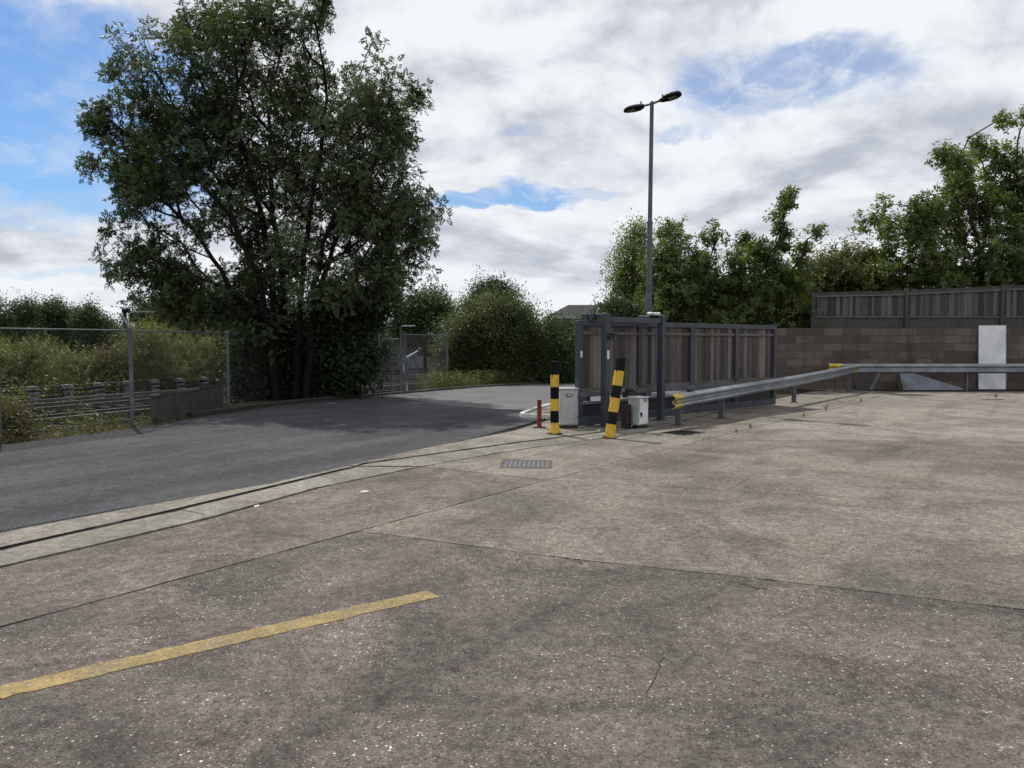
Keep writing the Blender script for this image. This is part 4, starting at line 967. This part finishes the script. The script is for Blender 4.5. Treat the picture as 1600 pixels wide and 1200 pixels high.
shrub('broadleaf_tree', 'dark tree hidden behind the stems of the ash tree', 46, [(450, 520, 44), (500, 520, 44), (550, 520, 44), (590, 540, 30)], 728, 'shrub', 'darkleaf', 500, 1.7, cat='tree', group=gp, rbase=.12, jit=.22, per=4, tint=.35)
# behind the narrow gate
shrub('broadleaf_tree', 'dark green tree above the narrow gate, left of the big bush', 42, [(655, 490, 26), (680, 480, 22), (640, 505, 22), (690, 505, 30), (650, 520, 26), (625, 515, 16), (700, 530, 30)], 560, 'shrub', 'darkleaf', 665, 1.9, cat='tree', rbase=.1, jit=.28, tint=.5)
shrub('conifer_tree', 'dark round topped tree rising just behind the big bush', 38, [(765, 450, 20), (755, 465, 24), (785, 462, 20), (765, 490, 40)], 420, 'shrub', 'darkleaf', 765, 1.4, dy=8, cat='tree', rbase=.12, jit=.22, tint=.4)
shrub('hawthorn_bush', 'huge rounded grey green bush at the road edge beyond the bollards', 30.6, [(760, 490, 42), (720, 510, 36), (800, 500, 44), (832, 528, 34), (735, 550, 40), (790, 550, 50), (850, 560, 42), (872, 545, 24), (884, 512, 13), (898, 525, 14), (860, 505, 14), (745, 470, 18), (790, 468, 18), (815, 485, 16), (700, 535, 24), (712, 570, 30), (735, 500, 24), (830, 585, 26), (770, 590, 28), (875, 580, 26), (900, 565, 22)], 1500, 'shrub', 'hawthorn', 790, 1.2, dy=16, per=4, cat='bush', rbase=.09, jit=.2, tint=.5, depth=.9, zb=-.05, stems=[[(770, 0), (760, 540), (750, 500)], [(800, 0), (810, 540), (820, 510)], [(850, 0), (855, 560)]])
# right hand trees
shrub('loose_tree', 'thin airy pale green tree just left of the lamp post', 29, [(985, 380, 22), (1000, 360, 20), (970, 415, 18), (985, 440, 24), (965, 455, 14), (1000, 410, 24), (975, 480, 20), (1010, 450, 24)], 330, 'shrub', 'cherry', 990, 1.3, dy=8, per=2, cat='tree', rbase=.06, jit=.2, tint=.62, zb=-.05, depth=.6, stems=[[(990, 0), (990, 480), (988, 400), (998, 360)]])
shrub('evergreen_shrub', 'small dense dark shrub showing above the gate portal', 24.5, [(955, 490, 16), (970, 488, 14), (985, 495, 14)], 150, 'shrub', 'darkleaf', 968, 1.1, rbase=.03, jit=.12, tint=.6, zb=-.05)
shrub('cherry_tree', 'leafy cherry tree behind the gate just right of the lamp post', 27, [(1045, 385, 24), (1038, 358, 10), (1058, 355, 9), (1030, 410, 26), (1060, 430, 34), (1088, 400, 22), (1110, 358, 8), (1120, 365, 10), (1030, 455, 28), (1070, 470, 36), (1100, 430, 34), (1020, 480, 26)], 620, 'cherry', 'cherry', 1060, 1.25, dy=12, per=3, cat='tree', rbase=.11, jit=.14, wexp=1.8, tint=.5, zb=-.05, depth=.8, up=.1, stems=[[(1075, 0), (1070, 480), (1060, 420), (1045, 370)], [(1085, 0), (1095, 450), (1115, 380), (1118, 355)]])
shrub('cherry_tree', 'spreading cherry tree behind the gate with two tall upright shoots', 26.5, [(1150, 400, 20), (1175, 362, 9), (1188, 380, 18), (1205, 400, 22), (1226, 294, 4), (1225, 308, 6), (1223, 322, 7), (1224, 336, 8), (1227, 350, 9), (1222, 372, 12), (1268, 350, 4), (1266, 362, 5), (1262, 376, 6), (1255, 395, 9), (1170, 430, 34), (1220, 425, 30), (1248, 432, 22), (1130, 445, 28), (1190, 460, 42), (1240, 465, 36), (1140, 480, 30), (1265, 480, 22), (1215, 500, 26)], 820, 'cherry', 'cherry', 1180, 1.25, dy=13, per=3, cat='tree', rbase=.12, jit=.08, wexp=1.5, tint=.42, zb=-.05, depth=.8, up=.2, stems=[[(1170, 0), (1165, 480), (1190, 420), (1222, 370), (1226, 300)], [(1180, 0), (1160, 450), (1130, 400)], [(1190, 0), (1215, 460), (1255, 400), (1268, 345)]])
shrub('hedge_bush', 'low olive green bush behind the left end of the timber fence', 29, [(1292, 442, 16), (1322, 446, 16), (1345, 440, 18), (1300, 462, 24), (1340, 462, 26), (1270, 462, 18), (1320, 420, 6)], 700, 'willow', 'olive', 1310, 1.7, rbase=.05, jit=.2, tint=.45, zb=-.05, depth=.7)
shrub('plum_tree', 'big leafy tree overhanging the right end of the timber fence', 27.5, [(1400, 392, 28), (1440, 380, 32), (1380, 420, 32), (1430, 425, 42), (1490, 405, 48), (1540, 400, 52), (1460, 430, 40), (1400, 445, 28), (1530, 350, 30), (1560, 430, 40), (1370, 330, 9), (1395, 327, 13), (1420, 322, 17), (1400, 345, 14), (1425, 350, 20), (1455, 352, 26), (1385, 365, 14), (1445, 330, 22), (1480, 330, 30), (1460, 240, 8), (1470, 252, 8), (1482, 265, 12), (1500, 235, 10), (1508, 255, 14), (1525, 275, 26), (1490, 290, 18), (1550, 300, 40), (1530, 195, 8), (1545, 212, 8), (1560, 225, 12), (1590, 185, 10), (1585, 230, 24), (1600, 270, 40), (1580, 350, 55), (1640, 300, 70), (1650, 400, 80), (1500, 440, 40), (1580, 440, 44), (1415, 300, 6), (1408, 440, 26), (1360, 440, 22)], 2600, 'cherry', 'cherry', 1560, 1.25, dy=12, per=3, cat='tree', rbase=.14, jit=.10, wexp=1.65, tint=.55, zb=-.05, depth=.8, up=.25, stems=[[(1560, 0), (1550, 440), (1520, 350), (1500, 270), (1500, 238)], [(1570, 0), (1580, 420), (1590, 300), (1590, 200)], [(1550, 0), (1500, 430), (1430, 370), (1375, 332)], [(1565, 0), (1560, 380), (1510, 300), (1462, 244)], [(1580, 0), (1620, 400), (1650, 300)]])
shrub('dark_hedge', 'dark hedge filling the gap beneath the cherry trees behind the gate', 30, [(1020, 500, 26), (1060, 490, 30), (1100, 480, 34), (1150, 490, 32), (1200, 480, 32), (1245, 480, 30), (1275, 490, 26), (1300, 490, 24)], 800, 'shrub', 'ivy', 1150, 2.0, cat='hedge', rbase=.05, jit=.3, tint=.5, zb=-.05, depth=.5)
# far skyline
gp = 'small trees on the far skyline'
for i, (px, top, r, lab) in enumerate(((600, 512, 26, 'far hazy tree behind the right side of the ash tree'), (930, 500, 20, 'far tree beside the low distant building'), (1330, 450, 34, 'far dark tree behind the olive bush'), (720, 500, 24, 'far tree behind the left shoulder of the big bush'))):
    shrub('broadleaf_tree', lab, 62, [(px, top + r, r), (px - r, top + r * 1.5, r), (px + r, top + r * 1.4, r)], 260, 'shrub', 'darkleaf', px, 2.8, cat='tree', group=gp, rbase=.12, jit=.4, tint=.45)

pts = []; tn_ = []
for i in range(9000):
    x = random.uniform(-190, 190); y = 96 + .0016 * x * x * .0 + random.gauss(0, 5); hh = 3.2 + 1.6 * math.sin(x * .11) + 1.1 * math.sin(x * .31 + 2) + .6 * math.sin(x * .83)
    pts.append((x, y, LOW + max(.3, hh) * random.random() ** .6))
pts = np.array(pts); o = leaf_mesh('distant_wood', pts, unit(rng.normal(0, 1, (len(pts), 3)) + [0, 0, .6]), rng.uniform(4, 7, len(pts)), rng.normal(.45, .15, len(pts)), 'shrub', mt['darkleaf'], None); tag(o, kind='stuff')
# ground cover along the verge
def scatter(name, pts, kind, leaf, size, tint=.5):
    pts = np.array(pts); n = len(pts); d = unit(np.array([0, 0, 1.0]) + rng.normal(0, .35, (n, 3)))
    o = leaf_mesh(name, pts, d, size * rng.uniform(.5, 1.3, n), rng.normal(tint, .15, n), kind, mt[leaf], None); return tag(o, kind='stuff')
pts = []
for i in range(1700):
    t = random.random(); px = 30 + 900 * t
    q = random.choice(RD[6:40]); off = random.choice((random.uniform(-8.5, -6.2), random.uniform(-16, -7)))
    j = RD.index(q); d = (RD[j + 1] - q).normalized(); p = q + Vector((d.y, -d.x, 0)) * off + d * random.uniform(-.7, .7)
    pts.append((p.x, p.y, LOW + random.uniform(0, .12)))
scatter('undergrowth', pts, 'willow', 'olive', 1.6, .5)
pts = []
vb = [(-2.55, 25.6), (-1.6, 26.9), (.2, 29.2), (2.4, 31.2), (5, 33)]
for i in range(900):
    k = random.randrange(len(vb) - 1); a, b = Vector(vb[k]), Vector(vb[k + 1]); p = a + (b - a) * random.random(); n_ = Vector((-(b - a).y, (b - a).x)).normalized()
    p = p + n_ * abs(random.gauss(0, .45)) ; pts.append((p.x, p.y, -.04))
scatter('verge_grass', pts, 'willow', 'grass', .9, .55)
pts = []
for i in range(420):
    k = random.choice((0, 0, 1, 1, 2, 3)); a, b = FEN[k], FEN[k + 1]; p = a + (b - a) * random.random() + Vector((random.gauss(.02, .14), random.gauss(0, .1), 0)); pts.append((p.x, p.y, -.05))
for i in range(650):
    p = Vector((-11.0 + random.gauss(0, .9), random.uniform(12, 21), LOW)); pts.append((p.x + (p.y - 12) * .25, p.y, LOW))
scatter('dry_weeds', pts, 'shrub', 'dry', .75, .4)
pts = []
for i in range(560):
    y = random.uniform(11.5, 23); pts.append((-10.6 + (y - 12) * .28 + random.gauss(0, .8), y, LOW + random.uniform(0, .2)))
scatter('trackside_weeds', pts, 'willow', 'olive', 1.05, .5)
pts = []
for i in range(420):
    k = random.choice((0, 1, 1, 2, 2, 3, 4, 5)); a, b = Vector(road[3 + k]), Vector(road[4 + k]); q = a + (b - a) * random.random(); n_ = (b - a).normalized(); n_ = Vector((n_.y, -n_.x)); q = q + n_ * abs(random.gauss(.05, .35))
    pts.append((q.x, q.y, -.012))
scatter('fallen_leaves', pts, 'shrub', 'dry', .12, .5)
pts = []
for k_, (a, b) in enumerate(zip(J[4:9], J[5:10])):
    a = Vector(a); b = Vector(b); L = (b - a).length
    for i in range(int(L * (6 if k_ else 2))):
        c_ = random.random(); 
        if math.sin(c_ * L * 2.1 + k_) > -.2:
            p = a + (b - a) * c_; pts.append((p.x + random.gauss(0, .02), p.y + random.gauss(0, .02), -.005))
for a, b in zip(edge[2:6], edge[3:7]):
    a = Vector(a); b = Vector(b)
    for i in range(int((b - a).length * 9)):
        p = a + (b - a) * random.random()
        if math.sin(p.x * 5) > -.3: pts.append((p.x - .03 + random.gauss(0, .02), p.y + .02, -.018))
for i in range(260):
    u_ = random.random() * 7.2; q = Vector((1.19, 14.2, 0)) + gd * u_ + gn * abs(random.gauss(.08, .10)); pts.append((q.x, q.y, -.006))
for c_, n_, r_ in (((2.75, 13.05), 60, .22), ((3.3, 13.0), 50, .3), ((1.3, 13.45), 40, .25), ((1.62, 12.62), 30, .14), ((.74, 13.2), 26, .14), ((5.6, 16.0), 60, .3), ((8.6, 19.9), 70, .5)):
    for i in range(n_): pts.append((c_[0] + random.gauss(0, r_), c_[1] + random.gauss(0, r_ * .6), -.006))
scatter('joint_moss', pts, 'shrub', 'dry', .13, .2)
# weeds in the cracks
def weed(px, py, h, label, kind='shrub', leaf='yellowish', n=5):
    p = G(px, py); e = empty('weed', tuple(p), 0, label, 'weed')
    m = MB(); q = [Vector((random.gauss(0, .25 * h), random.gauss(0, .15 * h), h * random.uniform(.5, 1))) for _ in range(n)]
    for b_ in q: m.tube((0, 0, 0), b_, .004, .002, 5)
    m.build('stem', mt['bark2'], e)
    A = np.array([b_ * t for b_ in q for t in (.5, .8, 1.0)]); leaf_mesh('leaves', A, unit(A + [0, 0, .1]), np.full(len(A), min(.55, h * 1.2)), np.full(len(A), .55), kind, mt[leaf], e)
weed(1408, 611, .38, 'tallest weed, growing by the foot of the slanted blue grey sheet', n=6)
weed(1556, 622, .16, 'small weed beside the rusty lid in front of the white board')
weed(1290, 642, .15, 'weed in the long slab joint below the third guardrail post')
weed(1255, 651.5, .09, 'low weed in the slab joint between the second and third guardrail posts')
weed(1172, 669, .10, 'twin tufted weed in the slab joint right of the second guardrail post')
weed(1150, 676, .08, 'flat weed in the slab joint below the second guardrail post')
weed(1345, 628, .10, 'weed in the slab joint nearest the guardrail corner')

# ------------------------------------------------------------------ sky and sun
SUN = Vector((-.36, .57, 1.0)).normalized(); EL = math.asin(SUN.z); AZ = math.atan2(SUN.x, SUN.y)
sl = bpy.data.lights.new('sun', 'SUN'); so = bpy.data.objects.new('sun', sl); col.objects.link(so)
sl.energy = 3.7; sl.angle = R(.6); sl.color = (1, .955, .88); so.rotation_euler = SUN.to_track_quat('Z', 'Y').to_euler()
wd = bpy.data.worlds.new('World'); scene.world = wd; wd.use_nodes = True
t = NT(wd.node_tree)
STR = .10
sky = t.n('ShaderNodeTexSky', sky_type='NISHITA', sun_disc=False, sun_elevation=EL, sun_rotation=AZ, air_density=1.0, dust_density=.6, ozone_density=1.5)
d = t.n('ShaderNodeTexCoord').outputs['Generated']
s = t.n('ShaderNodeSeparateXYZ', {0: d})
az = t.math('ARCTAN2', s.outputs[0], s.outputs[1])
el = t.math('ARCSINE', s.outputs[2])
elp = t.math('MAXIMUM', el, 0.0)
# clouds flatten towards the horizon
fl = t.math('DIVIDE', 1.0, t.math('ADD', elp, .22))
v = t.n('ShaderNodeCombineXYZ', {0: t.math('MULTIPLY', az, 1.7), 1: t.math('MULTIPLY', t.math('LOGARITHM', t.math('ADD', elp, .20), 2.718), 1.45), 2: 3.7}).outputs[0]
vb_ = t.n('ShaderNodeVectorMath', {0: v, 1: (0, .11, 0)}, operation='ADD').outputs[0]
n1 = t.noise(v, 2.1, 7, .55, .25); n1b = t.noise(vb_, 2.1, 7, .55, .25)
n2 = t.noise(v, 5.5, 6, .6, .4)
warp = t.n('ShaderNodeTexNoise', {'Vector': v, 'Scale': 4.0, 'Detail': 6.0, 'Roughness': .62})
wc = t.n('ShaderNodeSeparateColor', {0: warp.outputs['Color']})
azw = t.math('ADD', az, t.math('MULTIPLY', t.math('SUBTRACT', wc.outputs[0], .5), .20))
elw = t.math('ADD', el, t.math('MULTIPLY', t.math('SUBTRACT', wc.outputs[1], .5), .11))
clear = None
for (px, py, rx, ry, amp) in ((70, 120, 250, 105, 1.0), (60, 230, 260, 110, 1.0), (120, 300, 170, 45, .9), (1215, 120, 190, 62, .72), (1110, 165, 70, 50, .5), (800, 314, 150, 22, .9), (940, 305, 60, 14, .5), (1090, 215, 90, 18, .5), (830, 205, 60, 14, .45), (100, 410, 120, 8, .35), (470, 220, 60, 30, .3)):
    a0 = math.atan((px - 800) / 1200); e0 = math.atan((533 - py) / 1200) * math.cos(a0)
    dx = t.math('DIVIDE', t.math('SUBTRACT', azw, a0), rx / 1200); dy = t.math('DIVIDE', t.math('SUBTRACT', elw, e0), ry / 1200)
    q = t.math('MULTIPLY', t.step(t.math('ADD', t.math('MULTIPLY', dx, dx), t.math('MULTIPLY', dy, dy)), 1.15, .45), amp)
    clear = q if clear is None else t.math('MAXIMUM', clear, q)
# away from the view the cover is broken by noise alone
hole = t.math('MULTIPLY', t.step(n1, .60, .72), t.step(el, .42, .6)); clear = t.math('MAXIMUM', clear, hole)
n3 = t.noise(v, 9.0, 7, .62, .8)
wisps = t.math('MULTIPLY', t.step(t.math('ADD', t.math('MULTIPLY', n2, .55), t.math('MULTIPLY', n3, .45)), .44, .64), t.step(az, -.50, -.22, .35, .85))
clear = t.math('MULTIPLY', clear, t.math('SUBTRACT', 1.0, wisps))
relief = t.math('ADD', t.math('MULTIPLY', t.math('SUBTRACT', n1, n1b), 2.0), t.math('ADD', t.math('MULTIPLY', t.math('SUBTRACT', n2, .5), .9), t.math('MULTIPLY', t.math('SUBTRACT', n3, .5), .25)))
lum = t.step(t.math('ADD', t.math('MULTIPLY', n1, -.8), t.math('SUBTRACT', .98, relief)), .05, .85)
cc = t.mix(lum, (.48 / STR, .52 / STR, .60 / STR), (.90 / STR, .925 / STR, .965 / STR))
skyc = t.mix(1.0, sky.outputs[0], (.62, .86, 1.12), 'MULTIPLY')
c = t.mix(clear, cc, skyc)
bg = t.n('ShaderNodeBackground', {'Color': c, 'Strength': STR})
t.n('ShaderNodeOutputWorld', {'Surface': bg.outputs[0]})

scene.view_settings.view_transform = 'Standard'; scene.view_settings.look = 'None'; scene.view_settings.exposure = 0.0; scene.view_settings.gamma = 1.0
scene.render.engine = 'CYCLES'; scene.cycles.max_bounces = 6; scene.cycles.diffuse_bounces = 3; scene.cycles.transmission_bounces = 3; scene.cycles.use_denoising = True
